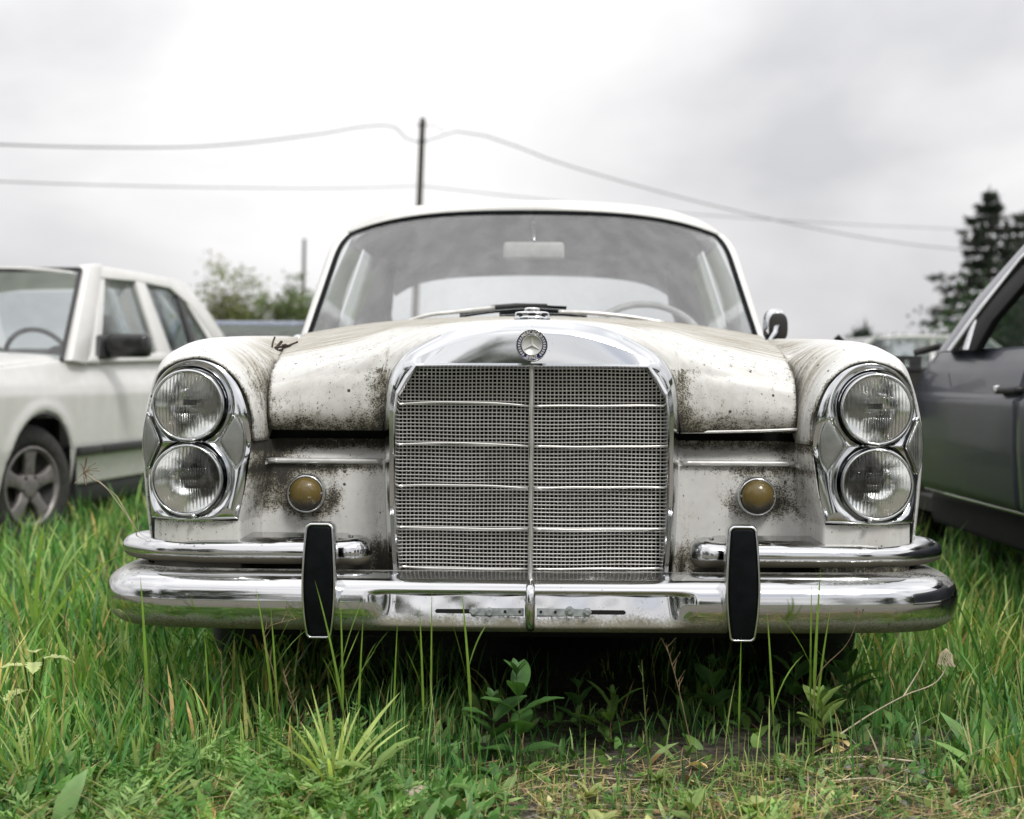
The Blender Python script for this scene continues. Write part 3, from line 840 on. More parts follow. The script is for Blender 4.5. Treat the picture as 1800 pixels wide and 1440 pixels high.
# number plate brackets, slots and bolts
for sd in (-1, 1):
    zb0 = ZC + (HZ - 1077) / (F / 3.06)
    V, f = prism([(sd * .0135, .0135, zb0 - .0065), (sd * .120, .0150, zb0 - .0075), (sd * .120, .0165, zb0 + .0060), (sd * .0135, .0150, zb0 + .0072)], (0, .0080, 0))
    br = mesh('plate_bracket', V, f, M['steel'], bumper, smooth=False)
    V, f = prism([(sd * .115, .0205, zb0 - .004), (sd * .195, .0205, zb0 - .004), (sd * .1985, .0205, zb0), (sd * .195, .0205, zb0 + .004), (sd * .115, .0205, zb0 + .004)], (0, .006, 0))
    mesh('bracket_slot', V, f, M['black'], bumper, smooth=False)
    for bx, bz_ in ((.118, .001), (.085, -.0005) if sd < 0 else (.082, .003)):
        V, f = lathe([(.0004, -.010), (.0052, -.010), (.0060, -.008), (.0060, -.004), (.0092, -.003), (.0095, .003)], (sd * bx, .0150, zb0 + bz_), 'y', 6 if bx > .1 else 18)
        mesh('bracket_bolt', V, f, M['steel'], bumper, smooth=False)
    for bx in (.052, .022):
        V, f = lathe([(.0003, -.0006), (.0030, -.0006), (.0030, .001)], (sd * bx, .0140, zb0 + .001), 'y', 14); mesh('bracket_hole', V, f, M['black'], bumper)

# ---- upper bumper blades
for side in (-1, 1):
    pth = crn([(.349, .20), (.349, .160), (.364, .130), (.45, .120), (.60, .118), (.74, .126), (.82, .150), (.875, .195), (.912, .25), (.908, .285), (.88, .33), (.848, .40)], 120)
    s2 = crn([(.085,.436),(.055,.432),(.028,.428),(.010,.420),(.001,.408),(.000,.398),(.006,.386),(.020,.378),(.055,.376),(.085,.378)], 40)
    cum = np.r_[0, np.cumsum(np.linalg.norm(np.diff(pth, axis=0), axis=1))]
    inw = .28 + .72 * sm((cum - .02) / .14)
    P = np.stack([sweep(pth, s2 * (q, 1))[i_] for i_, q in enumerate(inw)])
    # thin the section at the inner end
    k = sm(np.linspace(0, 1, 120) / .06)[:, None]
    P[..., 2] = .405 + (P[..., 2] - .405) * (.86 + .14 * k)
    P[..., 0] = np.where(P[..., 0] > .86, P[..., 0], P[..., 0]); P[..., 0] *= side
    ub = grid('upper_bumper_blade', P, M['bumper_chrome'], car, attr={'dirt': -.15 + 1.3 * sm((.398 - P[..., 2]) / .010)}, solid=.003, offset=0)
    V, f = prism([(side * .50, .19, .36), (side * .86, .24, .36), (side * .84, .24, .385), (side * .50, .19, .385)], (0, .1, 0)); mesh('blade_bracket', V, f, M['dark'], ub, smooth=False)

    # overrider
    ka = [(.240, .0255), (.26, .0290), (.28, .0318), (.32, .0352), (.36, .0362), (.40, .0348), (.44, .0325), (.462, .0308), (.482, .0290)]
    zk = np.array([k_[0] for k_ in ka]); wk = np.array([k_[1] for k_ in ka])
    n_ = 90
    def oring(inset, d, flare=1.0, zlo=0.0):
        zt_, zb_ = .4815 - inset, .2425 + inset
        rt, rb = max(.004, .013 - inset * .5), max(.004, .011 - inset * .5)
        W_ = lambda z: float(cr(zk, wk, np.array([z]))[0]) * flare - inset
        rt, rb = min(rt, W_(zt_)), min(rb, W_(zb_))
        h_ = [(W_(z), z) for z in np.linspace(zb_ + rb, zt_ - rt, 26)]
        x1 = W_(zt_ - rt); top = [(x1 - rt + rt * math.cos(a), zt_ - rt + rt * math.sin(a)) for a in np.linspace(.12, math.pi / 2, 9)]
        x0 = W_(zb_ + rb); bot = [(x0 - rb + rb * math.cos(a), zb_ + rb + rb * math.sin(a)) for a in np.linspace(-math.pi / 2, -.12, 9)]
        r_ = np.array(bot + h_ + top); l = r_[::-1] * (-1, 1)
        l, r_ = r_, l
        a_ = np.concatenate([l, r_])
        bow = .010 * ((a_[:, 1] - .36) / .12) ** 2
        return np.stack([a_[:, 0], d + bow, a_[:, 1]], -1)
    oc = .4335 * side
    rr_ = [oring(.0065, -.0300), oring(.0055, -.0335), oring(.003, -.0350), oring(.001, -.031), oring(0, -.022), oring(.001, .005, 1.02), oring(.006, .035, 1.08), oring(.016, .075, 1.25)]
    P = np.array(rr_) + np.array([oc, 0, 0])
    P[..., 0] += side * 0
    ov = grid('overrider', P, M['chrome_dirty'], car, cv=True, attr={'dirt': np.full(P.shape[:2], -.22)})
    pad = [oring(.02, -.0315), oring(.012, -.0322), oring(.0075, -.0318), oring(.0062, -.029)]
    P = np.array(pad) + np.array([oc, 0, 0]); cpt = P[0].mean(0)
    P = np.concatenate([np.broadcast_to(P[0] * .0 + P[0] * (1, 1, 1), (1,) + P[0].shape) * 1.0, P])
    P[0][:, 0] = oc
    grid('rubber_pad', P, M['rubber'], ov, cv=True)

# ---- windscreen, roof, pillars, cabin
def wrow(v, n=70):
    w = .729 + (.660 - .729) * v
    zc = .955 + (1.338 - .955) * v; dc = 1.47 + (1.95 - 1.47) * v
    dropz = .045 + (.030 - .045) * v; dcor = .30 + (.22 - .30) * v
    x = np.linspace(-1, 1, n); a_ = np.abs(x)
    z = zc - dropz * a_ ** (2.2 + 1.2 * v)
    return np.stack([x * w, dc + dcor * a_ ** 2.2, z], -1)
vv = np.linspace(0, 1, 40)
W = np.array([wrow(v) for v in vv])
# rounded corners: pull the sides in near the top
tk = np.clip((vv - .70) / .30, 0, 1)[:, None]
xa = np.abs(np.linspace(-1, 1, 70))[None, :]
W[..., 0] *= 1 - .030 * tk ** 3
W[..., 2] -= .024 * tk ** 1.5 * xa ** 4
ws = grid('windscreen', W, M['windscreen'], car)
ring = np.concatenate([W[0], W[1:, -1], W[-1, -2::-1], W[-2::-1, 0]])
ring = ring[np.r_[True, np.linalg.norm(np.diff(ring, axis=0), axis=1) > 1e-4]]
V, f = tube(crn(ring, 260), .0095, 8, False); mesh('windscreen_seal', V, f, M['rubber'], ws)
out_edge = np.concatenate([W[::-1, 0], W[-1], W[::-1, -1][::-1]])
edge_path = np.concatenate([W[:, 0], W[-1, 1:], W[-2::-1, -1]])
Ep = crn(edge_path, 200)
rad_dir = Ep - np.array([0, 1.9, 1.12]); rad_dir[:, 1] *= .6; rad_dir /= np.linalg.norm(rad_dir, axis=1)[:, None]
Fr = np.array([Ep + rad_dir * a_ + np.array([0, b_, 0]) for a_, b_ in ((.006, .0), (.012, -.004), (.026, .0), (.036, .02), (.030, .06))])
grid('windscreen_frame', Fr, M['paint'], car, attr={'dirt': np.full(Fr.shape[:2], -.15), 'film': np.full(Fr.shape[:2], .12)})
# roof
RD = [1.96, 2.06, 2.25, 2.55, 2.9, 3.3, 3.6, 3.8]
RZ = [1.360, 1.392, 1.414, 1.424, 1.422, 1.402, 1.352, 1.285]
RW = [.640, .672, .695, .705, .705, .695, .680, .660]
rows = []
for d_ in np.linspace(1.96, 3.8, 50):
    z0, w0 = float(cr(RD, np.array(RZ), np.array([d_]))[0]), float(np.interp(d_, RD, RW))
    x = np.linspace(-1, 1, 61); a_ = np.abs(x)
    back = .26 * a_ ** 2.4 * np.clip((2.6 - d_) / .6, 0, 1)
    rows.append(np.stack([x * w0, d_ + back, z0 - .035 * a_ ** 2 - .065 * a_ ** 7], -1))
RP = np.array(rows)
roof = grid('roof', RP, M['paint'], car, attr={'dirt': np.full(RP.shape[:2], -.1), 'film': np.full(RP.shape[:2], .3)})
RL = RP.copy(); RL[..., 2] -= .03; RL[..., 0] *= .965; RL[..., 1] += .01
grid('headliner', RL, M['liner'], car)
# rear window, rear pillars, shelf
def rrow(v, k=1.0):
    w = (.66 + (.60 - .66) * v) * k; x = np.linspace(-1, 1, 40); a_ = np.abs(x)
    return np.stack([x * w, 4.02 - .30 * v - .30 * a_ ** 2.2, .93 + .335 * v - .03 * a_ ** 4 * v], -1)
RWn = np.array([rrow(v) for v in np.linspace(0, 1, 14)])
grid('rear_window', RWn, M['rear_glass'], car)
for side in (-1, 1):
    g4 = []
    for v in np.linspace(0, 1, 12):
        p0 = np.array([side * (.78 - .10 * v), 2.98 + .22 * v, .90 + .42 * v]); p1 = np.array([side * (.70 - .10 * v), 3.62 + .0 * v, .90 + .40 * v]); p2 = np.array([side * (.66 - .06 * v), 3.74 - .30 * v, .92 + .355 * v])
        g4.append(crn([p0, p1, p2], 14))
    grid('rear_pillar', np.array(g4), M['paint'], car, solid=.02)
    bpz = np.array([[side * .765, 2.50, .90], [side * .735, 2.52, 1.10], [side * .66, 2.55, 1.30]])
    V, f = tube(crn(bpz, 14), .028, 8); mesh('door_pillar', V, f, M['liner'], car)
    for d0, d1 in ((1.84, 2.48), (2.54, 3.05)):
        q = [[(side * (.755 - .125 * v), d0 + (d1 - d0) * u + .30 * v * (1 - u) * (d0 < 2),   .905 + .375 * v) for u in np.linspace(0, 1, 10)] for v in np.linspace(0, 1, 8)]
        grid('door_window', np.array(q), M['glass'], car)
    sp = np.array([[side * .79, 1.5, .90], [side * .80, 2.2, .905], [side * .80, 3.2, .91], [side * .78, 4.0, .92], [side * .76, 4.75, .96]])
    k1 = crn(sp, 60)
    dep = [(0, 0), (.03, -.02), (.07, -.09), (.10, -.22), (.098, -.36), (.085, -.56)]
    SB = np.array([k1 + np.array([side * a_, 0, b_]) for a_, b_ in dep])
    wa = np.where(np.abs(k1[:, 1] - 3.62) < .36, .27 + np.sqrt(np.maximum(0, .36 ** 2 - (k1[:, 1] - 3.62) ** 2)), 0)
    SB[..., 2] = np.maximum(SB[..., 2], np.minimum(wa, .60))
    grid('body_side', SB, M['paint'], car, attr={'dirt': np.full(SB.shape[:2], .05), 'film': np.full(SB.shape[:2], .2)})
    for wd in (.86, 3.62):
        V, f = lathe([(.12, .06), (.20, .09), (.215, .085), (.29, .10), (.315, .06), (.318, 0), (.315, -.06), (.28, -.09), (.1, -.08)], (side * .70, wd, .29), 'x', 36); wh = mesh('wheel', V, f, M['tyre'], car)
        V, f = lathe([(.001, .085), (.08, .088), (.12, .07), (.19, .06), (.205, .085)], (side * .70, wd, .29), 'x', 36)
        V[:, 0] = side * .70 + (V[:, 0] - side * .70) * side; mesh('hubcap', V, f, M['chrome_dirty'], wh)
V, f = box((0, 4.35, .90), (1.44, .85, .05)); mesh('boot_lid', V, f, M['paint'], car, bevel=.02)
V, f = box((0, 3.72, .90), (1.36, .5, .03)); mesh('parcel_shelf', V, f, M['seat'], car, smooth=False)
V, f = box((0, 2.5, .27), (1.60, 4.5, .04)); mesh('floor_pan', V, f, M['dark'], car, smooth=False)  # floor sheet added to keep the ground below the car dark
V, f = box((0, .34, .265), (1.30, .03, .15)); mesh('shade_apron', V, f, M['black'], car, smooth=False)  # black sheet added to darken the space under the bumper
for sx in (-.80, .80):
    V, f = box((sx, 2.25, .24), (.10, 2.0, .20)); mesh('sill', V, f, M['dark'], car, smooth=False)  # side boxes added to shut daylight out from under the car
V, f = box((0, .95, .22), (.9, .5, .12)); mesh('underbody_shade_box', V, f, M['dark'], car, bevel=.03)  # low box added to block daylight under the engine
V, f = box((0, .42, .42), (1.2, .05, .40)); mesh('radiator_support', V, f, M['black'], car, smooth=False)
V, f = box((0, 1.50, .60), (1.5, .04, .60)); mesh('bulkhead', V, f, M['black'], car, smooth=False)
V, f = box((0, 4.78, .62), (1.52, .04, .62)); mesh('tail_panel', V, f, M['paint'], car, smooth=False)
V, f = box((0, 2.05, .86), (1.40, .16, .12)); mesh('dashboard', V, f, M['liner'], car, bevel=.04)
for sx in (-.36, .36):
    V, f = box((sx, 2.92, .72), (.60, .16, .46)); mesh('front_seat', V, f, M['seat'], car, bevel=.06)
# cowl: bright edge and vent panel in front of the glass
cw = crn([(-.66, 1.64, .925), (-.50, 1.52, .940), (-.30, 1.45, .957), (0, 1.42, .966), (.30, 1.45, .957), (.50, 1.52, .940), (.66, 1.64, .925)], 70)
grid('cowl', np.array([cw + (0, -.05, -.035), cw + (0, -.02, -.004), cw, cw + (0, .015, -.002), cw + (0, .06, -.02)]), M['paint'], car, attr={'dirt': np.full((5, 70), -.2), 'film': np.full((5, 70), .1)})
# wipers
def wiper(pts, blade):
    V, f = tube(crn(pts, 20), .0062, 8); w = mesh('wiper_arm', V, f, M['silver'], car)
    V, f = tube(crn(blade, 20), .0055, 6); V2, f2 = tube(crn(np.array(blade) + (0, .008, -.009), 20), .004, 6)
    V, f = join([(V, f), (V2, f2)]); mesh('wiper_blade', V, f, M['rubber'], w)
wl = lambda px, py, d: L(px - 934, py, d)
wiper([wl(716, 566, 1.40), wl(742, 557, 1.40), wl(800, 549, 1.41), wl(868, 541, 1.42)], [wl(806, 552, 1.43), wl(870, 543, 1.44), wl(930, 539, 1.44), wl(994, 541, 1.44)])
wiper([wl(1165, 566, 1.40), wl(1110, 557, 1.39), wl(1040, 550, 1.38), wl(980, 548, 1.38)], [wl(876, 551, 1.40), wl(930, 549, 1.40), wl(985, 548, 1.40), wl(1030, 551, 1.40)])
V, f = tube([wl(860, 541, 1.425), wl(905, 537, 1.435), wl(960, 538, 1.435)], .007, 8); mesh('wiper_bridge', V, f, M['plastic'], car)
# interior mirror, steering wheel
mc = L(2, 441, 1.98)
V, f = box(mc, (.205, .02, .060)); im = mesh('interior_mirror', V, f, M['ivory'], car, bevel=.018)
V, f = tube([mc + (0, .0, .02), mc + (0, .01, .06), mc + (0, -.02, .115)], .007, 8); mesh('mirror_stem', V, f, M['chrome'], im)
sw = L(200, 612, 2.0)
th = np.linspace(0, 2 * math.pi, 49)
tilt = R(38)
rp = np.stack([.2 * np.cos(th), -.2 * np.sin(th) * math.sin(tilt) * -1, .2 * np.sin(th) * math.cos(tilt)], -1) + sw
V, f = tube(rp, .012, 10, False); swh = mesh('steering_wheel', V, f, M['ivory'], car)
V, f = tube([rp[0], sw + (0, -.02, -.01), rp[24]], .010, 8); mesh('wheel_spoke', V, f, M['ivory'], swh)
V, f = ellipsoid(sw, (.05, .03, .05)); mesh('horn_pad', V, f, M['ivory'], swh)
# sun visor clip seen in the corner of the glass, and the door mirror
V, f = box(L(300, 417, 2.16), (.06, .012, .016)); mesh('visor_clip', V, f, M['ivory'], car, bevel=.005)
mc = L(428, 572, 1.62)
V, f = ellipsoid(mc + (0, .02, .002), (.040, .035, .056), 24, 12, .75); dm = mesh('door_mirror', V, f, M['chrome'], car)
V, f = ellipsoid(mc + (.004, -.012, -.002), (.030, .008, .045), 24, 12, .75); mesh('mirror_glass', V, f, M['dark'], dm)
V, f = tube([mc + (-.045, -.02, -.085), mc + (-.03, -.035, -.055), mc + (-.008, -.03, -.02), mc + (.002, -.01, 0)], [.016, .009, .009, .012], 10); mesh('mirror_arm', V, f, M['chrome'], dm)
V, f = ellipsoid(L(412, 598, 1.55), (.018, .018, .014)); mesh('wing_mirror_stub', V, f, M['chrome'], car)
bpy.data.objects['wing_mirror_stub'].location.x = -2 * L(412, 598, 1.55)[0]
# ================================================================== neighbouring cars
def at(px, py, Y):
    """A point seen at (px, py) of the photo, at distance Y from the camera -> world."""
    return np.array([(px - 900) * Y / F, Y, ZC + (HZ - py) * Y / F])

# ---- white saloon on the left. Own frame: x along its flank from the front axle backwards, y outwards, z up
TH = R(8)
BK, NO = np.array([math.sin(TH), math.cos(TH)]), np.array([math.cos(TH), -math.sin(TH)])
W0 = np.array([-2.24, 6.93])
lc = empty('white_saloon', (W0[0], W0[1], 0), (0, 0, R(90) - TH))
tag(lc, 'clean white boxy saloon parked behind the old car, with black mirror and alloy wheel', 'car')
# the empty's x axis points backwards along the flank; its y axis then points inwards (away from us), so outward = -y
def flank(px, py, lean=.28, zb=.90):
    """Where the line of sight through (px, py) meets the flank (leaning inwards above the belt) -> car frame."""
    k = (px - 900) / F; off = 0.0
    for _ in range(6):
        base = W0 + NO * off
        t = (k * base[1] - base[0]) / (BK[0] - k * BK[1])
        Y = base[1] + t * BK[1]
        z = ZC + (HZ - py) * Y / F
        off = -max(0, z - zb) * lean
    return np.array([t, -off, z])
GND = -.03
def lat(z):          # how far inwards the flank lies at height z
    return np.interp(z, [.05, .18, .40, .45, .70, .745, .80, .92], [.10, .055, .012, .0, -.012, -.004, .018, .06])
belt = lambda t: np.interp(t, [-.75, .4, 2.9, 3.6], [.80, .872, .915, .90])
tt = np.linspace(-.80, 3.45, 150)
vz = np.linspace(0, 1, 50)
Pq = []
for t in tt:
    zt_ = belt(t); z = .24 + (zt_ - .24) * vz
    for wc in (.08, 2.665):
        if abs(t - wc) < .365:
            za = .262 + math.sqrt(.365 ** 2 - (t - wc) ** 2) * .98
            z = np.maximum(z, za)
    yy = lat(z) + .10 * max(0, (-.45 - t) / .35) ** 2
    flare = sum(.008 * np.exp(-((np.hypot(t - wc, z - .262) - .385) / .03) ** 2) for wc in (.08, 2.665))
    Pq.append(np.stack([np.full(50, t), yy - flare, z], -1))
side_o = grid('body_side', np.array(Pq), M['white_car'], lc, attr={'dirt': np.zeros((150, 50)), 'film': np.clip(.45 - np.array(Pq)[..., 2], 0, 1) * 1.2}, solid=.01, offset=0)
# far flank, bonnet, scuttle, boot, floor
P2 = np.array(Pq).copy(); P2[..., 1] = 1.68 - P2[..., 1]
grid('body_side', P2, M['white_car'], lc)
hb = []
for t in np.linspace(-.80, .50, 24):
    y = np.linspace(.055, 1.62, 30); c = 1 - (2 * (y - .055) / 1.565 - 1) ** 2
    hb.append(np.stack([np.full(30, t) - .06 * c * (t < 0), y, belt(t) + .012 + .035 * c ** .7 - (.012 * (c < .02)) - .05 * max(0, (-.62 - t) / .18) ** 2], -1))
grid('bonnet', np.array(hb), M['white_car'], lc)
V, f = box((3.05, .84, .93), (.85, 1.56, .04)); mesh('boot_lid', V, f, M['white_car'], lc, bevel=.02)
V, f = box((-.86, .84, .46), (.16, 1.62, .44)); mesh('front_bumper', V, f, M['white_car'], lc, bevel=.05)
V, f = box((-.79, .84, .70), (.05, .42, .22)); mesh('front_grille', V, f, M['plastic'], lc, bevel=.02)
V, f = box((1.3, .84, .17), (4.0, 1.45, .06)); mesh('floor_pan', V, f, M['dark'], lc, smooth=False)
V, f = box((1.33, .13, .185), (1.75, .12, .13)); mesh('sill', V, f, M['plastic'], lc, bevel=.03)
V, f = box((-.40, .5, .4), (.04, .8, .5)); mesh('wheel_housing', V, f, M['black'], lc, smooth=False)
V, f = box((0, .42, .45), (.70, .04, .6)); mesh('wheel_housing', V, f, M['black'], lc, smooth=False)
V, f = box((.47, .45, .30), (.04, .7, .56)); mesh('wheel_housing', V, f, M['black'], lc, smooth=False)
V, f = box((.46, .055, .25), (.012, .11, .36)); mesh('mud_flap', V, f, M['plastic'], lc, smooth=False)
for wc in (.08, 2.665):
    V, f = lathe([(.15, .17), (.27, .185), (.296, .17), (.303, .10), (.299, .04), (.278, .010), (.235, .001), (.205, .008), (.19, .03)], (0, 0, 0), 'y', 48)
    wh = mesh('wheel', V, f, M['tyre'], lc); wh.location = (wc + (.02 if wc < 1 else 0), .03 if wc > 1 else .05, .262); wh.rotation_euler = (0, 0, 0 if wc > 1 else R(-14))
    wc0, wc = wc, 0
    V, f = lathe([(.194, .014), (.188, .006), (.178, .010), (.170, .045), (.05, .075), (.001, .075)], (0, 0, 0), 'y', 48); mesh('rim_barrel', V, f, M['dark'], wh)
    V, f = lathe([(.196, .012), (.190, .002), (.180, .004), (.172, .022)], (0, 0, 0), 'y', 48); mesh('rim_lip', V, f, M['alloy'], wh)
    V, f = lathe([(.001, .014), (.03, .013), (.055, .018), (.07, .03), (.07, .06)], (0, 0, 0), 'y', 32); hub = mesh('hub', V, f, M['alloy'], wh)
    for k in range(5):
        a = R(90 + 72 * k); ca, sa = math.cos(a), math.sin(a)
        pl = [(.04, -.036), (.10, -.030), (.14, -.036), (.182, -.056), (.182, .056), (.14, .036), (.10, .030), (.04, .036)]
        pf = [(r * ca - q * sa, .016 + (.006 if r < .1 else 0), r * sa + q * ca) for r, q in pl]
        V, f = prism(pf, (0, .03, 0)); mesh('spoke', V, f, M['alloy'], wh, bevel=.006)
        a2 = a + R(36)
        V, f = lathe([(.0005, .0), (.009, .0), (.009, .02)], (.052 * math.cos(a2), .016, .052 * math.sin(a2)), 'y', 12); mesh('wheel_bolt', V, f, M['dark'], wh)
for y in (.30, 1.38):
    V, f = box((-.80, y, .70), (.06, .34, .20)); hl = mesh('headlight', V, f, M['plastic'], lc, bevel=.015)
    V, f = box((-.832, y, .70), (.01, .30, .16)); mesh('headlight_glass', V, f, M['marker'], hl, bevel=.01)
# trim strip, door seams
for t0, t1 in ((.455, .735), (.745, 1.70), (1.71, 2.30)):
    V, f = prism([(t0, -.026, .392), (t1, -.026, .392), (t1, -.026, .436), (t0, -.026, .436)], (0, .03, 0)); mesh('rubbing_strip', V, f, M['plastic'], lc, bevel=.006)
def seam_line(pts, o, name='door_seam'):
    V, f = tube(np.array(pts), .0045, 6); mesh(name, V, f, M['dark'], o)
seam_line([(.74, lat(z) + .001, z) for z in np.linspace(.2, .88, 14)], lc)
seam_line([(1.705, lat(z) + .001, z) for z in np.linspace(.2, .88, 14)], lc)
# cabin side: glass with painted frame strips over it
gz = [(182, 628), (187, 486), (234, 492), (281, 626)]
def strip(name, poly, m, depth=.045, out=.0, parent=lc, bevel=.006):
    P = np.array([flank(*p) for p in poly]) - np.array([0, out, 0])
    V, f = prism(P, (0, depth, 0)); return mesh(name, V, f, m, parent, bevel=bevel)
strip('door_window', [(170, 632), (184, 484), (240, 490), (284, 628)], M['glass'], .006, -.015, bevel=0)
strip('door_window', [(283, 628), (252, 494), (304, 505), (372, 600), (372, 622)], M['glass'], .006, -.015, bevel=0)
strip('window_post', [(163, 640), (175, 482), (186, 482), (180, 600), (176, 640)], M['white_car'])
strip('window_post', [(281, 632), (236, 490), (252, 490), (304, 628)], M['white_car'], .05, .004)
strip('window_rail', [(174, 489), (178, 468), (240, 478), (300, 490), (345, 528), (392, 592), (378, 600), (334, 538), (298, 507), (240, 495)], M['white_car'], .05, .006)
strip('quarter_divider', [(336, 606), (310, 512), (318, 518), (346, 606)], M['plastic'], .02, .0)
strip('belt_rail', [(150, 638), (160, 628), (300, 619), (400, 612), (400, 628), (300, 634)], M['white_car'], .06, .004)
strip('rear_pillar', [(372, 604), (300, 488), (330, 500), (365, 545), (402, 604), (400, 622), (376, 622)], M['white_car'], .05, .002)
strip('a_pillar', [(123, 634), (154, 466), (178, 464), (176, 480), (165, 560), (152, 640)], M['white_car'], .06, .010)
# windscreen and roof
wb0, wt0 = flank(118, 634), flank(151, 474)
wb0 = wb0 + (0, .03, 0); wt0 = wt0 + (0, .03, 0)
WS = []
for v in np.linspace(0, 1, 12):
    a = wb0 + (wt0 - wb0) * v
    y = np.linspace(a[1], 1.68 - a[1], 24); c = 1 - (2 * (y - y[0]) / (y[-1] - y[0]) - 1) ** 2
    WS.append(np.stack([a[0] - .07 * c, y, np.full(24, a[2]) + .0 * c], -1))
WS = np.array(WS)
lw = grid('windscreen', WS, M['glass'], lc)
V, f = tube(WS[:, 0], .012, 8); V2, f2 = tube(WS[-1], .013, 8); V3, f3 = tube(WS[:, -1], .016, 8); V, f = join([(V, f), (V2, f2), (V3, f3)])
mesh('windscreen_seal', V, f, M['plastic'], lw)
zt0 = wt0[2]
RR = []
for i, u in enumerate(np.linspace(0, 1, 20)):
    t = wt0[0] - .02 + (2.45 - wt0[0]) * u
    y0 = .165 + .0 * u
    y = np.linspace(y0, 1.68 - y0, 26); c = np.abs(2 * (y - y0) / (1.68 - 2 * y0) - 1)
    RR.append(np.stack([t - .06 * (1 - c ** 2) * (1 - u), y, zt0 + .018 + .035 * math.sin(u * 2.2) - .03 * u ** 3 - .035 * c ** 4], -1))
grid('roof', np.array(RR), M['white_car'], lc, solid=.02)
RWl = [[(2.40 + .42 * v - .0, y, zt0 - .02 - (zt0 - .93) * v) for y in np.linspace(.24 - .1 * v, 1.44 + .1 * v, 12)] for v in np.linspace(0, 1, 8)]
grid('rear_window', np.array(RWl), M['glass'], lc)
# mirror
mA = flank(186, 612); 
def fl(px, py, o): return flank(px, py) - np.array([0, o, 0])
V, f = prism([fl(170, 632, .01), fl(172, 590, .01), fl(196, 586, .05), fl(196, 630, .05)], (0, .06, 0)); wm = mesh('door_mirror', V, f, M['plastic'], lc, bevel=.012)
mp = [mA + (dx, -.02, dz) for dx, dz in ()]
V, f = box(mA + (-.02, -.135, .012), (.10, .235, .125)); mesh('mirror_shell', V, f, plain('glossy_black', (.02, .02, .02), .16), wm, bevel=.028)
# inside: seats, steering wheel, dashboard
for y in (.45, 1.22):
    V, f = box((1.62, y, .66), (.16, .48, .62)); se = mesh('front_seat', V, f, M['seat'], lc, bevel=.05)
    V, f = box((1.66, y, 1.06), (.09, .26, .18)); mesh('headrest', V, f, M['seat'], se, bevel=.04)
V, f = box((2.45, .84, .72), (.2, 1.3, .5)); mesh('rear_seat', V, f, M['seat'], lc, bevel=.05)
V, f = box((.72, .84, .82), (.35, 1.45, .14)); mesh('dashboard', V, f, M['plastic'], lc, bevel=.04)
th = np.linspace(0, 2 * math.pi, 33)
V, f = tube(np.stack([.98 - .07 * np.sin(th), .45 + .19 * np.cos(th), .86 + .18 * np.sin(th)], -1), .014, 8, False); mesh('steering_wheel', V, f, M['plastic'], lc)

# ---- dark grey saloon on the right, front wing missing; its flank runs straight away from us at X = 1.66
rc_ = empty('grey_saloon', (1.66, 4.8, 0))
tag(rc_, 'dark blue grey saloon on the right with open window, stripped trim and missing front wing', 'car')
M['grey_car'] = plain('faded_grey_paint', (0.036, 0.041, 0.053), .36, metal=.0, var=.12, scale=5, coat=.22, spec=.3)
M['grey_bright'] = plain('pale_grey_upper_paint', (0.13, 0.14, 0.165), .30, metal=.35, var=.1, scale=6, coat=.3)  # roof and pillars in a paler grey than the doors
M['primer'] = plain('grey_primer', (.16, .155, .145), .6, var=.2)
XF = 1.66
def rf(px, py, lean=.47, zb=.88, out=0.0):
    k = (px - 900) / F; off = 0.0
    for _ in range(8):
        Y = (XF + off) / k; z = ZC + (HZ - py) * Y / F
        off = max(0, z - zb) * lean
    return np.array([off - out, Y - 4.8, z])
def rl(z): return np.interp(z, [.20, .34, .36, .55, .70, .715, .76, .80, .84, .88], [.10, .02, -.012, -.024, -.022, -.010, .004, .016, .034, .060])
def flank_panel(name, y0, y1, m, zlo=.335, zhi=.882, parent=rc_, n=30, front=None):
    zz = np.linspace(zlo, zhi, 40); ys = np.linspace(0, 1, n)
    P = []
    for q in ys:
        yv = y0 + (y1 - y0) * q
        yv = yv + (front(zz) * q if front is not None else 0)
        P.append(np.stack([rl(zz), np.broadcast_to(yv, zz.shape), zz], -1))
    return grid(name, np.array(P), m, parent, solid=.02, offset=0)
door = flank_panel('front_door', -.02, 1.23, M['grey_car'], front=lambda z: -.10 * np.clip((z - .62) / .26, 0, 1) ** 2.2)
flank_panel('rear_door', -1.05, -.03, M['grey_car'])
flank_panel('rear_wing', -2.3, -1.06, M['grey_car'])
for y in np.linspace(.28, 1.14, 6):
    V, f = lathe([(.0005, 0), (.0085, 0), (.0085, .01)], (-.0185, y, .708), 'x', 12); mesh('trim_hole', V, f, M['black'], door)
hd_ = rf(1795, 664)
V, f = box((-.022, .06, .742), (.04, .19, .026)); dh = mesh('door_handle', V, f, M['plastic'], rc_, bevel=.01)
V, f = box((-.03, .15, .742), (.035, .03, .03)); mesh('handle_end', V, f, M['chrome'], dh, bevel=.008)
V, f = prism([(-.026, .70, .75), (-.026, .73, .80), (-.026, .736, .80), (-.026, .706, .75)], (0, 0.002, 0)); mesh('red_scratch', V, f, plain('red_mark', (.4, .06, .05), .5), door)
# sill and dark underside
V, f = box((.10, -.2, .26), (.10, 2.9, .14)); mesh('sill', V, f, M['black'], rc_, bevel=.03)
V, f = tube([(.006, y, .338) for y in np.linspace(-2.2, 1.15, 12)], .008, 8); mesh('sill_trim', V, f, M['chrome_dirty'], rc_)
V, f = box((.85, -.4, .25), (1.5, 4.2, .06)); mesh('floor_pan', V, f, M['dark'], rc_, smooth=False)
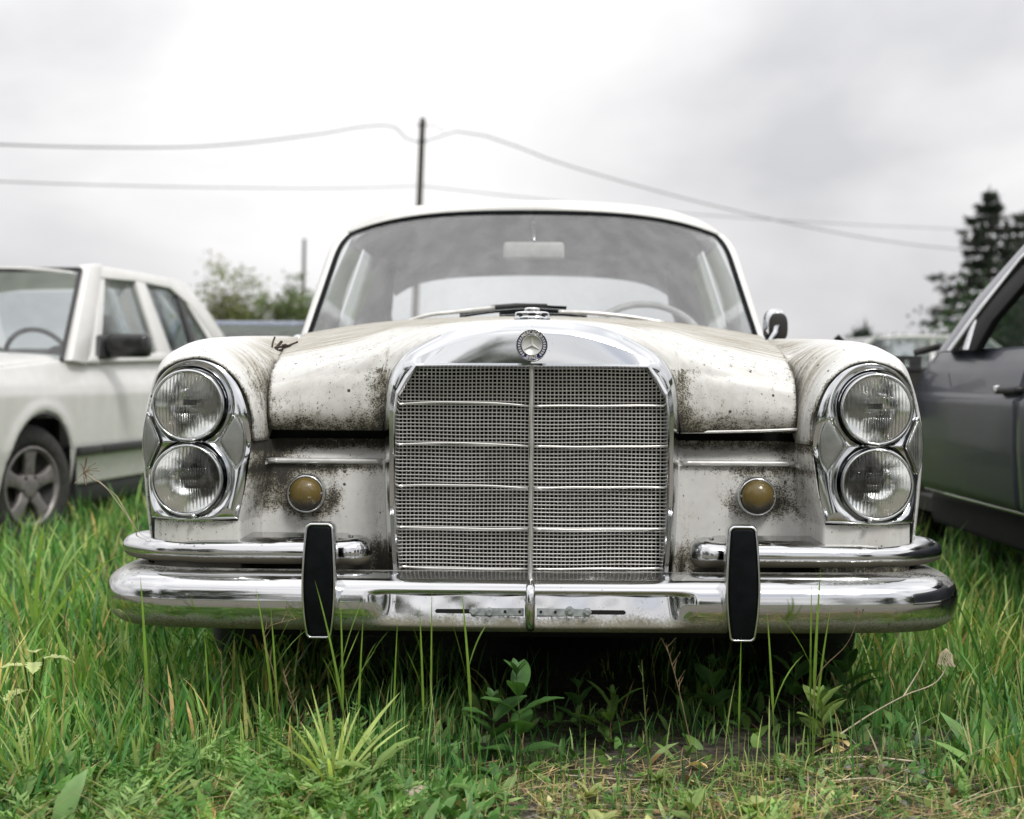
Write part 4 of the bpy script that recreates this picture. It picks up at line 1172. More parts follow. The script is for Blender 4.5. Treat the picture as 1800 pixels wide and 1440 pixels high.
# windscreen pillar, roof rail, window frame
def rstrip(name, poly, m, depth=.05, out=0.0, bevel=.005, parent=rc_):
    P = np.array([rf(*p, out=out) for p in poly]); V, f = prism(P, (depth, 0, 0)); return mesh(name, V, f, m, parent, bevel=bevel)
rstrip('windscreen_pillar', [(1650, 620), (1720, 522), (1800, 432), (1860, 372), (1868, 392), (1800, 452), (1728, 540), (1672, 618)], M['grey_bright'], .07, .006)
rstrip('rain_gutter', [(1668, 618), (1728, 536), (1800, 449), (1866, 388), (1868, 394), (1800, 456), (1732, 542), (1676, 618)], M['chrome_dirty'], .02, .014)
rstrip('window_frame', [(1686, 617), (1722, 550), (1800, 464), (1870, 404), (1876, 424), (1800, 500), (1744, 565), (1714, 617)], M['black'], .03, .002)
rstrip('quarter_window_bar', [(1694, 616), (1716, 548), (1722, 548), (1702, 616)], M['chrome_dirty'], .02, .008)
rstrip('quarter_window', [(1676, 616), (1714, 560), (1696, 616)], M['glass'], .004, -.005, 0)
# roof panel continuing towards us and over the car
tp = [rf(1800, 440), rf(1868, 380)]
rfz = 1.37
RPg = []
for u in np.linspace(0, 1, 16):
    yv = .28 - 1.9 * u
    x = np.linspace(.235, 1.45, 16); c = np.abs(2 * (x - .235) / 1.215 - 1)
    RPg.append(np.stack([x, np.full(16, yv) + .12 * (1 - c ** 2) * (1 - u), rfz + .05 - .06 * c ** 3 - .03 * (1 - u) ** 2], -1))
grid('roof', np.array(RPg), M['grey_bright'], rc_, solid=.02)
for yb in (.0, -1.0):
    V, f = tube([(.03, yb, .88), (.24, yb - .06, 1.36)], .035, 8); mesh('door_pillar', V, f, M['plastic'], rc_)
V, f = tube([(1.63, 1.0, .88), (1.45, .3, 1.38)], .03, 8); mesh('far_pillar', V, f, M['grey_bright'], rc_)
V, f = box((1.67, -.3, .62), (.03, 3.2, .54)); mesh('far_side', V, f, M['grey_car'], rc_, smooth=False)
V, f = prism([(.10, 1.02, .88), (1.58, 1.02, .88), (1.42, .30, 1.36), (.26, .30, 1.36)], (0, .006, .003)); mesh('windscreen', V, f, M['glass'], rc_, smooth=False)
# inside
V, f = box((.42, -.18, .68), (.5, .18, .58)); se = mesh('front_seat', V, f, M['dark'], rc_, bevel=.05)
V, f = box((.42, -.20, 1.03), (.28, .10, .19)); mesh('headrest', V, f, M['dark'], se, bevel=.04)
V, f = box((1.15, -.18, .68), (.5, .18, .58)); mesh('front_seat', V, f, M['dark'], rc_, bevel=.05)
V, f = box((.85, .86, .80), (1.4, .3, .16)); mesh('dashboard', V, f, M['dark'], rc_, bevel=.04)
th = np.linspace(0, 2 * math.pi, 33)
V, f = tube(np.stack([.45 + .19 * np.cos(th), .55 + .06 * np.sin(th), .84 + .18 * np.sin(th)], -1), .014, 8, False); mesh('steering_wheel', V, f, M['dark'], rc_)
# bared inner wing: bracket with two square holes, strut tower and rail
def brk(y, z0, z1, x0, x1):
    pass
bx0, bz0 = .05, .735
bm_parts = []
for (xa, xb, za, zb_) in ((-.135, .05, .80, .87), ):
    pass
fr = [(-.10, .06, .812, .828), (-.10, .06, .858, .874), (-.10, -.082, .828, .858), (-.060, -.012, .828, .858), (.010, .06, .828, .858)]
V, f = join([box(((a + b) / 2, 1.42, (c + d) / 2), (b - a - .0005, .012, d - c - .0005)) for a, b, c, d in fr])
brk_o = mesh('wing_bracket', V, f, M['plastic'], rc_, smooth=False)
V, f = prism([(-.20, 1.42, .62), (.06, 1.42, .60), (.06, 1.42, .811), (-.10, 1.42, .811), (-.16, 1.42, .84), (-.19, 1.42, .83)], (0, .03, 0)); mesh('inner_wing', V, f, M['dark'], rc_, smooth=False)
V, f = tube([(-.29, 1.45, .955), (-.23, 1.45, .89), (-.17, 1.44, .82)], .016, 8); mesh('wing_stay', V, f, M['dark'], rc_)
V, f = tube([(.0, 1.30, .885), (.09, 1.24, .91)], .014, 8); mesh('hinge_stub', V, f, M['dark'], rc_)
V, f = box((.84, 2.62, .60), (1.45, .06, .46)); mesh('radiator_panel', V, f, M['dark'], rc_, smooth=False)
V, f = lathe([(.12, .15), (.27, .16), (.30, .12), (.305, .06), (.30, .02), (.26, .0), (.001, .02)], (.12, 2.0, .28), 'x', 36); mesh('wheel', V, f, M['tyre'], rc_)
V, f = box((.85, 1.95, .55), (1.0, 1.3, .5)); mesh('engine_bay', V, f, M['dark'], rc_, smooth=False)
for wy in (-1.55, ):
    V, f = lathe([(.12, .15), (.27, .16), (.30, .12), (.305, .06), (.30, .02), (.26, .0), (.001, .02)], (.02, wy, .28), 'x', 36); mesh('wheel', V, f, M['tyre'], rc_)

# ---- cars further back: shells with windows, pillars and wheels
def far_car(name, loc, rz, m, label, length=4.4, height=1.38):
    o = empty(name, loc, (0, 0, rz)); tag(o, label, 'car')
    st = [(-2.2, .55, .78), (-2.05, .72, .86), (-1.2, .86, .88), (0, .90, .88), (1.4, .90, .87), (2.05, .76, .87), (2.2, .60, .80)]
    rows = []
    for x, zt_, w in st:
        rows.append([(x, sy * w * q, zz) for sy, q, zz in ((-1, .95, .22), (-1, 1, .5), (-1, .97, zt_ - .05), (-1, .86, zt_), (1, .86, zt_), (1, .97, zt_ - .05), (1, 1, .5), (1, .95, .22))])
    b = grid('body', cr(np.arange(7), np.array(rows), np.linspace(0, 6, 30)), m, o)
    rows = [[(x, y, z) for y in np.linspace(-w, w, 9)] for x, w, z in ((-.55, .62, height - .03), (-.2, .64, height), (.5, .64, height), (.95, .60, height - .05))]
    grid('roof', np.array(rows), m, o, solid=.03)
    for n_, q in (('windscreen', [(-1.25, -.75, .88), (-1.25, .75, .88), (-.57, .60, height - .04), (-.57, -.60, height - .04)]), ('rear_window', [(1.5, -.72, .88), (1.5, .72, .88), (.97, .58, height - .06), (.97, -.58, height - .06)]),
                  ('side_window', [(-1.2, -.80, .88), (1.45, -.80, .88), (.95, -.63, height - .04), (-.55, -.63, height - .04)]), ('side_window', [(-1.2, .80, .88), (1.45, .80, .88), (.95, .63, height - .04), (-.55, .63, height - .04)])):
        mesh(n_, q, [(0, 1, 2, 3)], M['glass'], o, smooth=False)
    for sy in (-1, 1):
        for a_, b_ in (((-1.28, .79, .86), (-.56, .64, height - .01)), ((.15, .82, .86), (.2, .66, height - .02)), ((1.55, .78, .86), (.98, .62, height - .03))):
            V, f = tube([(a_[0], sy * a_[1], a_[2]), (b_[0], sy * b_[1], b_[2])], .03, 6); mesh('pillar', V, f, m, o)
        for wx in (-1.35, 1.3):
            V, f = lathe([(.001, 0), (.2, -.01), (.29, 0), (.31, .06), (.29, .16), (.1, .16)], (wx, sy * .88, .3), 'y', 24); V[:, 1] = sy * .88 - sy * (V[:, 1] - sy * .88); mesh('wheel', V, f, M['tyre'], o)
    return o
far_car('blue_car', (-2.75, 15.2, -.02), R(100), plain('faded_blue_paint', (.16, .19, .26), .3, metal=.3, coat=.4), 'small faded blue car far behind, between the white saloon and the old car')
far_car('pale_car', (5.35, 20.5, -.02), R(8), plain('pale_car_paint', (.74, .74, .73), .3, coat=.4), 'pale car far behind, seen between the old car and the grey saloon')

# ================================================================== poles and wires
M['pole'] = plain('weathered_pole_wood', (0.10, 0.082, 0.062), .9, var=.35, scale=6, bump=.4)
M['wire'] = plain('cable_grey', (.20, .20, .21), .7)
pb = at(731, 640, 50); pt = at(743, 208, 50)
pole = empty('utility_pole', (pb[0] - .14, 50, 0)); tag(pole, 'tall weathered wooden utility pole rising behind the roof of the old car', 'utility pole')
V, f = tube([(0, 0, 0), tuple(pt - np.array([pb[0] - .14, 50, 0]))], [.125, .095], 12); mesh('shaft', V, f, M['pole'], pole)
pk = lambda px, py: tuple(at(px, py, 50) - np.array([pb[0] - .14, 50, 0]))
for py in (221, 250):
    c_ = np.array(pk(742, py)); V, f = box(c_ + (0, -.09, 0), (.32, .06, .05)); mesh('insulator_bracket', V, f, M['dark'], pole)
p2 = empty('wooden_pole', (at(530, 640, 80)[0], 80, 0)); tag(p2, 'thinner bare wooden pole standing beside the leafy trees on the left', 'utility pole')
V, f = tube([(0, 0, 0), tuple(at(535, 420, 80) - np.array([at(530, 640, 80)[0], 80, 0]))], [.12, .08], 10); mesh('shaft', V, f, M['pole'], p2)
def wire(px, r, label):
    V, f = tube(crn([at(x, y, Y) for x, y, Y in px], 60), r, 6); o = mesh('overhead_wire', V, f, M['wire']); tag(o, label, 'wire')
wire([(742, 252, 50), (722, 250, 49.9), (706, 234, 49.6), (692, 222, 49.2), (672, 221, 48.6), (560, 236, 45), (360, 257, 38), (180, 259, 33), (0, 254, 29), (-200, 244, 26), (-1500, 120, 17)], .022, 'thick sagging wire running from the tall pole out to the left')
wire([(743, 250, 50), (766, 246, 50), (782, 232, 50), (800, 231, 50.4), (1000, 292, 54), (1200, 348, 58), (1400, 395, 62), (1560, 424, 66), (1700, 440, 69), (1900, 448, 74), (2600, 470, 100)], .023, 'thick wire descending from the tall pole towards the conifers on the right')
wire([(741, 327, 50), (600, 331, 46), (400, 330, 41), (200, 326, 36), (0, 319, 32), (-200, 308, 29), (-1500, 190, 18)], .016, 'faint thin wire running left, below the thick one')
wire([(741, 327, 50), (900, 345, 54), (1200, 375, 60), (1450, 392, 66), (1690, 403, 72), (1900, 410, 78), (2600, 440, 104)], .018, 'faint thin wire running right just above the old roof')
wire([(744, 220, 50), (762, 221, 50.2), (782, 232, 50.05)], .012, 'short thin tie wire at the top of the tall pole')

# ================================================================== trees
M['leaf'] = leaf_mat('leaves')
M['needle'] = leaf_mat('needles', rough=.6, trans=.12)
M['bark'] = plain('bark', (.085, .07, .055), .9, var=.4, scale=9, bump=.5)
def quads(C, size, rng, tint, stretch=1.0, nrm=None):
    """n little leaf quads round centres C."""
    n = len(C)
    a = rng.normal(size=(n, 3)); a /= np.linalg.norm(a, axis=1)[:, None]
    b = rng.normal(size=(n, 3)); b -= (a * b).sum(1)[:, None] * a; b /= np.linalg.norm(b, axis=1)[:, None]
    s = (size * rng.uniform(.6, 1.3, n))[:, None]
    V = np.stack([C - a * s * stretch, C + b * s * .55, C + a * s * stretch, C - b * s * .55], 1).reshape(-1, 3)
    return V, np.arange(4 * n).reshape(n, 4), np.repeat(tint, 4, axis=0)
def leafy_tree(name, loc, h, w, seed, label, col=(.075, .115, .030), leaf=.12, n=3200, group=None, z0=.25, cat='tree', loose=.0, dense=False):
    rng = np.random.default_rng(seed)
    o = empty(name, loc); tag(o, label, cat, group)
    th_ = h * .55
    parts = [tube([(0, 0, 0), (.03 * w, .0, th_ * .5), (0, .02 * w, h * .9)], [.035 * h * .5, .028 * h * .5, .006 * h], 8)]
    cl = []
    nb = 24
    for i in range(nb):
        z = h * (z0 + (.95 - z0) * (i + rng.uniform(0, .8)) / nb); a = rng.uniform(0, 2 * math.pi)
        prof = math.sin(math.pi * min(1, max(.05, (z / h - z0 * .7) / (1.02 - z0 * .7))) ** .75) 
        r = w * .5 * prof * rng.uniform(.55, 1.05)
        e = np.array([r * math.cos(a), r * math.sin(a), z + .05 * h * rng.uniform(-1, 1)])
        parts.append(tube([(0, 0, z * .75), e * (.5, .5, 1) * (1, 1, .93), e], [.011 * h, .008 * h, .003 * h], 5))
        for k in range(5):
            cl.append(e + rng.normal(size=3) * w * .13 - np.array([e[0], e[1], 0]) * rng.uniform(0, .45))
    V, f = join(parts); mesh('trunk', V, f, M['bark'], o)
    if dense:
        q_ = rng.normal(size=(150, 3)); q_ /= np.linalg.norm(q_, axis=1)[:, None]
        cl = q_ * (rng.uniform(.2, 1, (150, 1)) ** .4) * np.array([w * .42, w * .42, h * .46]) * (1 - .25 * np.clip(q_[:, 2:], 0, 1)) + np.array([0, 0, h * .48])
    cl = np.array(cl); m = len(cl)
    idx = rng.integers(0, m, n)
    C = cl[idx] + rng.normal(size=(n, 3)) * w * (.065 + loose) * np.array([1, 1, .85])
    C[:, 2] = np.maximum(C[:, 2], .1 * h)
    ct = (np.array(col) * rng.uniform(.6, 1.35, (m, 1)) * rng.uniform(.9, 1.1, (m, 3)))[idx] * rng.uniform(.75, 1.25, (n, 1))
    V, f, t = quads(C, leaf, rng, ct, 1.0)
    c = mesh('crown', V, f, M['leaf'], o, smooth=False, attr={'tint': t}); c['kind'] = 'stuff'
    return o
def conifer(name, loc, h, w, seed, label, col=(.020, .030, .020), n=7000, cat='tree'):
    rng = np.random.default_rng(seed)
    o = empty(name, loc); tag(o, label, cat)
    parts = [tube([(0, 0, 0), (0, 0, h)], [.022 * h, .003 * h], 8)]
    Cs, As, Ts = [], [], []
    nl = 17
    for i in range(nl):
        fz = (i + .5) / nl; z = h * (.10 + .88 * fz)
        R0 = w * .5 * (1 - fz) ** .85 * rng.uniform(.75, 1.15) + .02 * w
        nbr = 5 + int(4 * (1 - fz))
        a0 = rng.uniform(0, 6.28)
        for k in range(nbr):
            a = a0 + k * 6.283 / nbr + rng.uniform(-.3, .3); r = R0 * rng.uniform(.6, 1.12)
            d = np.array([math.cos(a), math.sin(a), 0])
            droop = -.16 * r + .10 * r * fz
            tip = d * r + np.array([0, 0, z + droop])
            mid = d * r * .55 + np.array([0, 0, z + droop * .75])
            parts.append(tube([(0, 0, z), mid, tip + (0, 0, .05 * r)], [.006 * h, .004 * h, .0015 * h], 4, False))
            m = int(n / nl / nbr * (.4 + 1.2 * (1 - fz)))
            s_ = rng.uniform(.12, 1.0, m) ** .8
            P = np.array([0, 0, z]) + np.stack([d[0] * r * s_, d[1] * r * s_, droop * s_ ** 1.2 + .05 * r * s_ ** 3], -1)
            sidev = np.array([-d[1], d[0], 0])
            P = P + sidev * (rng.normal(size=(m, 1)) * .12 * r * (1.1 - s_[:, None])) + np.array([0, 0, 1.]) * (rng.normal(size=(m, 1)) * .03 * h * .35 - .012 * h)
            Cs.append(P); Ts.append(np.array(col) * rng.uniform(.6, 1.5) * rng.uniform(.7, 1.3, (m, 1)))
    V, f = join(parts); mesh('trunk', V, f, M['bark'], o)
    C = np.concatenate(Cs); T = np.concatenate(Ts)
    V, f, t = quads(C, .0145 * h, rng, T, 1.8)
    c = mesh('crown', V, f, M['needle'], o, smooth=False, attr={'tint': t}); c['kind'] = 'stuff'
    return o
def gx(px, Y): return (px - 900) * Y / F
leafy_tree('young_tree', (gx(378, 50), 50, 0), 4.0, 3.6, 1, 'loose young leafy tree, leftmost of the row behind the white saloon', (.17, .19, .075), .075, 4200, z0=.25)
leafy_tree('young_tree', (gx(440, 51), 51, 0), 3.4, 3.4, 2, 'thin gappy leafy tree between the leftmost tree and the bare pole', (.16, .19, .075), .075, 3000, z0=.2)
leafy_tree('young_tree', (gx(492, 50), 50, 0), 3.6, 3.2, 3, 'denser green leafy tree just left of the thinner pole', (.11, .15, .055), .075, 4600, z0=.18)
leafy_tree('young_tree', (gx(530, 52), 52, 0), 3.6, 2.8, 4, 'green leafy tree behind the thinner pole, beside the windscreen', (.11, .15, .055), .075, 3400, z0=.18)
conifer('conifer', (gx(1740, 60), 60, 0), 8.6, 8.8, 11, 'tall dark conifer with drooping branches above the windscreen pillar of the grey saloon', n=5200)
conifer('conifer', (gx(1802, 62), 62, 0), 7.9, 7.5, 12, 'dark conifer cut off by the edge of the picture, beside the taller one', n=4200)
leafy_tree('evergreen_bush', (gx(1523, 60), 60, 0), 3.45, 2.0, 13, 'small dark rounded evergreen above the roof of the pale car', (.028, .042, .034), .075, 5200, cat='bush', z0=.05, dense=True)
leafy_tree('low_bush', (gx(1650, 58), 58, 0), 1.9, 3.2, 15, 'low loose bush at the foot of the conifers', (.16, .15, .11), .05, 2200, z0=.3, cat='bush', loose=.0)
leafy_tree('far_tree', (gx(1800, 26), 26, 0), 2.3, 3.4, 16, 'green leafy shrub seen through the open window of the grey saloon', (.05, .085, .05), .07, 2600, z0=.1, cat='shrub')
# trees behind us: the photograph shows them mirrored in the chrome
REFL = 'trees reflected in the chrome'
for k, (x, y, h, w) in enumerate(((-4.8, -27, 12, 7.0), (-6.5, -9, 8.0, 5.5), (-11.5, -10, 9.5, 6.0), (-17, -8, 8, 6), (-24, -12, 10, 8), (8.5, -12, 6.5, 5), (15, -10, 7.5, 6), (23, -14, 9, 8), (-2.6, -19, 6.2, 4.5), (3.5, -24, 6, 5))):
    leafy_tree('reflected_tree', (x, y, 0), h, w, 30 + k, 'large leafy tree standing out of view, mirrored in the chrome of the old car', (.045, .065, .025), .22, 2400, group=REFL, z0=.12)
# ================================================================== ground
def gz(x, y):
    x = np.asarray(x, float); y = np.asarray(y, float)
    a = .010 * np.sin(x * 5.1 + 1.3 * y) + .008 * np.sin(x * 11.7 - y * 7.3 + 2) + .006 * np.sin(y * 17 + x * 3.1) - .006
    return a * np.clip(1.4 - np.hypot(x, y) / 14, .0, 1)
def spaced(lo, hi, near, n, p=2.2):
    u = np.linspace(-1, 1, n)
    return near + np.where(u < 0, (lo - near) * -1 * -np.abs(u) ** p * -1, (hi - near) * np.abs(u) ** p) if False else np.where(u < 0, near - (near - lo) * np.abs(u) ** p, near + (hi - near) * np.abs(u) ** p)
GX_, GY_ = spaced(-600, 600, 0, 261, 3.4), spaced(-600, 900, 3.0, 261, 3.4)
gxx, gyy = np.meshgrid(GX_, GY_, indexing='ij')
m, nt, p, out = nmat('soil'); g = G(nt); v = g.obj()
n1 = g.noise(3.0, 6, .65, v); n2 = g.noise(60, 6, .7, v); n3 = g.noise(.12, 4, .6, v)
soil = g.mix(g.step(n2, .38, .66), (.020, .017, .013), (.105, .088, .064))
moss = g.mix(g.step(n2, .3, .7), (.030, .050, .012), (.085, .115, .030))
far = g.attr('far')
soil = g.mix(g.math('MULTIPLY', g.attr('lane'), g.step(g.math('ADD', n1, g.attr('lane')), .6, .9)), soil, g.mix(g.step(n2, .3, .7), (.11, .10, .085), (.26, .24, .20)))
g.set(p.inputs['Base Color'], g.mix(g.math('MAXIMUM', g.step(g.math('ADD', n1, g.math('SUBTRACT', g.math('MULTIPLY', g.math('SUBTRACT', n2, .5), .5), g.math('MULTIPLY', g.attr('lane'), .4))), .50, .62), far), soil, g.mix(far, moss, g.mix(g.step(n3, .35, .65), (.055, .085, .022), (.09, .115, .035)))))
p.inputs['Roughness'].default_value = .95
g.set(p.inputs['Normal'], g.bump(n2, .8, .012))
lanev = np.clip((2.55 - gyy) / .35, 0, 1) * np.clip((gyy + 7) / 1.5, 0, 1)
farv = np.clip((np.hypot(gxx, gyy - 3) - 4) / 4, 0, 1) + 0 * gxx
gr = grid('ground', np.stack([gxx, gyy, gz(gxx, gyy) - np.where(np.hypot(gxx, gyy) > 14, .0, 0)], -1), m, attr={'far': farv * (1 - lanev), 'lane': lanev})
tag(gr, 'mossy dark soil under the grass', kind='structure')

def on(px, py):
    """Ground point seen at (px, py)."""
    Y = ZC * F / (py - HZ)
    return np.array([(px - 900) * Y / F, Y])

# ================================================================== grass and weeds
M['blade'] = leaf_mat('grass_blades', rough=.45, trans=.34, gain=(2.1, 2.05, 1.65))
M['weed'] = leaf_mat('weed_leaves', rough=.5, trans=.25, gain=(2.1, 1.95, 1.55))
M['straw'] = plain('dry_straw', (.50, .43, .31), .8, var=.3, scale=20)
M['deadstem'] = plain('brown_seed_stem', (.22, .15, .085), .8, var=.3, scale=25)
M['stem'] = plain('green_stem', (.09, .12, .035), .5, var=.3, scale=25)
M['redstem'] = plain('reddish_stem', (.11, .065, .035), .5, var=.3, scale=25)
M['stone'] = plain('pale_stone', (.42, .35, .27), .9, var=.25, scale=14, bump=.5)
M['pebble'] = plain('gravel_stone', (.15, .145, .14), .85, var=.5, scale=40, bump=.3)
M['twig'] = plain('dark_twig', (.035, .022, .016), .9, var=.4)

def blades(base, h, w, az, lean, bend, tint, segs=5, prof='grass', twist=None, rng=None):
    """Curved ribbons: base (n,3), height, half width, heading, lean and bend angles, colour (n,3) -> V, faces, colours."""
    n = len(h); rng = rng or np.random.default_rng(1)
    t = np.linspace(0, 1, segs + 1)
    th = lean[:, None] + bend[:, None] * t[None, :] ** 1.4
    ds = (h / segs)[:, None]
    r = np.concatenate([np.zeros((n, 1)), np.cumsum(np.sin(th[:, :-1]) * ds, 1)], 1)
    z = np.concatenate([np.zeros((n, 1)), np.cumsum(np.cos(th[:, :-1]) * ds, 1)], 1)
    c, s = np.cos(az)[:, None], np.sin(az)[:, None]
    tw = (rng.uniform(-1.2, 1.2, n) if twist is None else twist)[:, None] + .5 * t[None, :]
    P = np.stack([base[:, :1] + r * c, base[:, 1:2] + r * s, base[:, 2:3] + z], -1)
    wv = np.stack([-np.sin(az[:, None] + tw), np.cos(az[:, None] + tw), .25 * np.sin(tw)], -1)
    pf = {'grass': (.55 + .9 * t) * (1 - t ** 2.2) , 'leaf': np.sin(math.pi * np.clip(t * .97 + .03, 0, 1)) ** .8 + .03 * (t < .5)}[prof]
    pf = np.maximum(pf, 0)
    W = wv * (w[:, None] * pf)[..., None]
    V = np.stack([P - W, P + W], 2)          # n, segs+1, 2, 3
    V = V.reshape(n, -1, 3)
    nv = 2 * (segs + 1)
    k = np.arange(segs)[None, :] * 2 + np.arange(n)[:, None] * nv
    f = np.stack([k, k + 1, k + 3, k + 2], -1).reshape(-1, 4)
    dark = (.62 + .5 * t)[None, :, None, None]
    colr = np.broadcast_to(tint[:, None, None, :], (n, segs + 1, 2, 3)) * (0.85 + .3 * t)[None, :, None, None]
    return V.reshape(-1, 3), f, colr.reshape(-1, 3)

def palette(n, rng, cols, wts, var=.22):
    i = rng.choice(len(cols), n, p=np.array(wts) / sum(wts))
    return np.array(cols)[i] * rng.uniform(1 - var, 1 + var, (n, 1)) * rng.uniform(.93, 1.07, (n, 3))
GREENS = [(.026, .080, .028), (.056, .140, .042), (.118, .205, .078), (.23, .27, .13), (.30, .24, .14)]
class Pile:
    def __init__(s): s.V, s.f, s.t, s.o = [], [], [], 0
    def add(s, V, f, t): s.V.append(V); s.f.append(f + s.o); s.t.append(t); s.o += len(V)
    def build(s, name, m, kind='stuff', parent=None):
        o = mesh(name, np.concatenate(s.V), np.concatenate(s.f), m, parent, attr={'tint': np.concatenate(s.t)})
        if kind: o['kind'] = kind
        return o
def patch(x, y):
    """Fresh and yellowed places in the sward."""
    a = np.sin(3.1 * x + 1.7 * y) * np.sin(2.3 * y - 4.1 * x + 1) + .6 * np.sin(9.7 * x - 4 * y) * np.sin(7.1 * y + 3 * x)
    return np.stack([1 + .30 * a, 1 + .17 * a, 1 + .12 * a], -1)
def scatter(pile, n, xr, yr, hr, wr, rng, wts, lean=(.0, .35), bend=(.1, 1.1), segs=5, prof='grass', mask=None, clump=0.0, cols=GREENS):
    if clump:
        m_ = max(1, n // 14)
        cx, cy = rng.uniform(*xr, m_), rng.uniform(*yr, m_); i = rng.integers(0, m_, n)
        x = cx[i] + rng.normal(size=n) * clump; y = cy[i] + rng.normal(size=n) * clump
        ch = rng.uniform(.65, 1.15, m_)[i]
    else:
        x, y, ch = rng.uniform(*xr, n), rng.uniform(*yr, n), 1
    h = rng.uniform(0, 1, n) ** 1.3 * (hr[1] - hr[0]) + hr[0]; h = h * ch * (.86 + .34 * np.sin(4.3 * x + 2.1 * y + .6) * np.sin(3.7 * y - 5.9 * x))
    keep = np.ones(n, bool) if mask is None else mask(x, y, h, rng)
    # nothing grows up through the bumper
    keep &= ~((np.abs(x - .036) < .95) & (y > 2.985) & (y < 7.8) & (h > .235))
    keep &= ~((y < 3.3) & (y > 2.97) & (np.abs(x) < .98) & (h > .22))
    x, y, h = x[keep], y[keep], h[keep]; n = len(h)
    base = np.stack([x, y, gz(x, y) - .006], -1)
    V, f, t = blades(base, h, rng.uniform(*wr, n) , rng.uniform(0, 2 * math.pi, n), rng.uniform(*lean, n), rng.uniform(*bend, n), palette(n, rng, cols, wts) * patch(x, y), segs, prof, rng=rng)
    pile.add(V, f, t)
rng = np.random.default_rng(21)
P_ = Pile()
def strip_mask(x, y, h, r):
    """The worn strip along the lane: shorter and thinner towards the middle and towards the lane."""
    side = np.maximum(sm((-.38 - x) / .45), .75 * sm((x - .66) / .40))
    near = .26 + .74 * sm((y - 2.50) / .45)
    s_ = np.where(y < 2.98, (.20 + .80 * side) * near, 1.0)
    h *= s_ * r.uniform(.75, 1.15, len(h))
    return r.uniform(0, 1, len(h)) < np.where(y < 2.98, .30 + .70 * side, 1.0)
# lush sides
scatter(P_, 6400, (-1.75, -.52), (2.35, 4.4), (.08, .30), (.0018, .0066), rng, (2.4, 4, 4, 2, .6), clump=.055, mask=strip_mask)
scatter(P_, 2500, (-1.3, -.25), (2.35, 2.98), (.05, .20), (.0014, .0050), rng, (2.4, 4, 4, 2.2, 1), clump=.05, mask=strip_mask)
scatter(P_, 6400, (.78, 2.1), (2.55, 5.2), (.08, .28), (.0018, .0058), rng, (2, 4, 4, 2, .5), clump=.06, mask=strip_mask)
scatter(P_, 2300, (.55, 1.4), (2.35, 2.98), (.04, .17), (.0012, .0042), rng, (1.6, 3.4, 4, 2.4, 1.4), clump=.05, mask=strip_mask)
# the thin strip in front of the bumper
scatter(P_, 2500, (-.55, .80), (2.36, 2.98), (.018, .070), (.0009, .0024), rng, (1.4, 3, 3.4, 3, 2.6), bend=(.1, 1.4), clump=.045)
scatter(P_, 240, (-.78, -.06), (2.82, 2.975), (.09, .25), (.0011, .0024), rng, (2, 4, 4, 2, .9), lean=(0, .12), bend=(0, .35))
scatter(P_, 90, (-.1, .85), (2.82, 2.975), (.06, .19), (.0011, .0024), rng, (1.6, 3, 3.4, 3, 1.4), lean=(0, .15), bend=(0, .4))
# dead thatch, bent over among the green
DEAD = [(.20, .165, .105), (.27, .235, .165), (.13, .095, .06)]
scatter(P_, 1500, (-1.7, -.4), (2.4, 4.0), (.08, .20), (.0009, .0022), rng, (3, 3, 2), lean=(.7, 1.4), bend=(.1, .8), cols=DEAD)
scatter(P_, 1200, (.7, 1.9), (2.4, 4.4), (.08, .20), (.0009, .0022), rng, (3, 3, 2), lean=(.7, 1.4), bend=(.1, .8), cols=DEAD)
# under the old car: greens weighted darker, shade put into the colour
scatter(P_, 620, (.05, .9), (3.05, 4.2), (.04, .15), (.0012, .0030), rng, (4, 4, 2, 1, .3), clump=.03)
scatter(P_, 1300, (-.95, .05), (3.02, 4.2), (.05, .19), (.0012, .0034), rng, (4, 4, 2, 1, .3), clump=.05)
# meadow round the other cars and behind
scatter(P_, 17000, (-5.2, -.8), (4.2, 10), (.10, .27), (.003, .007), rng, (3, 4, 3, 1, .3), segs=4)
scatter(P_, 13000, (.8, 5.0), (4.6, 10), (.10, .26), (.003, .007), rng, (3, 4, 3, 1, .3), segs=4)
scatter(P_, 9000, (-14, 14), (10, 30), (.16, .32), (.010, .022), rng, (3, 4, 3, 1.4, .5), segs=3)
# meadow on our side of the lens, mirrored in the chrome
def behind(x, y, h, r): return ~((np.abs(x) < .85) & (y > .9))
scatter(P_, 900, (-4.5, 4.5), (-4, 2.3), (.08, .18), (.006, .014), rng, (3, 4, 3, 1.4, .8), segs=3, mask=lambda x, y, h, r: (np.hypot(x, y) > .5) & (h < .2) & ~((np.abs(x) < .40 * np.maximum(y, 0)) & (y > .3) & (ZC - h < .33 * y)))
P_.build('grass', M['blade'])

# broad-leaved ground cover: feathery and rounded little leaves
P_ = Pile()
WEED = [(.048, .115, .032), (.080, .160, .048), (.120, .20, .085), (.20, .25, .13), (.13, .085, .05)]
scatter(P_, 6500, (-1.3, -.05), (2.36, 3.05), (.020, .075), (.004, .012), rng, (3, 4, 3, 1, .4), lean=(.2, 1.2), bend=(.2, 1.0), segs=4, prof='leaf', clump=.035, cols=WEED)
scatter(P_, 3400, (-.2, 1.35), (2.36, 2.98), (.012, .050), (.003, .0095), rng, (2.4, 3, 3, 2, 1), lean=(.4, 1.3), bend=(.2, .8), segs=4, prof='leaf', clump=.03, cols=WEED)
scatter(P_, 3400, (-2.2, -.8), (2.6, 5), (.04, .14), (.008, .02), rng, (3, 4, 3, 1, .3), lean=(.2, 1.1), bend=(.3, 1.0), segs=4, prof='leaf', clump=.05, cols=WEED)
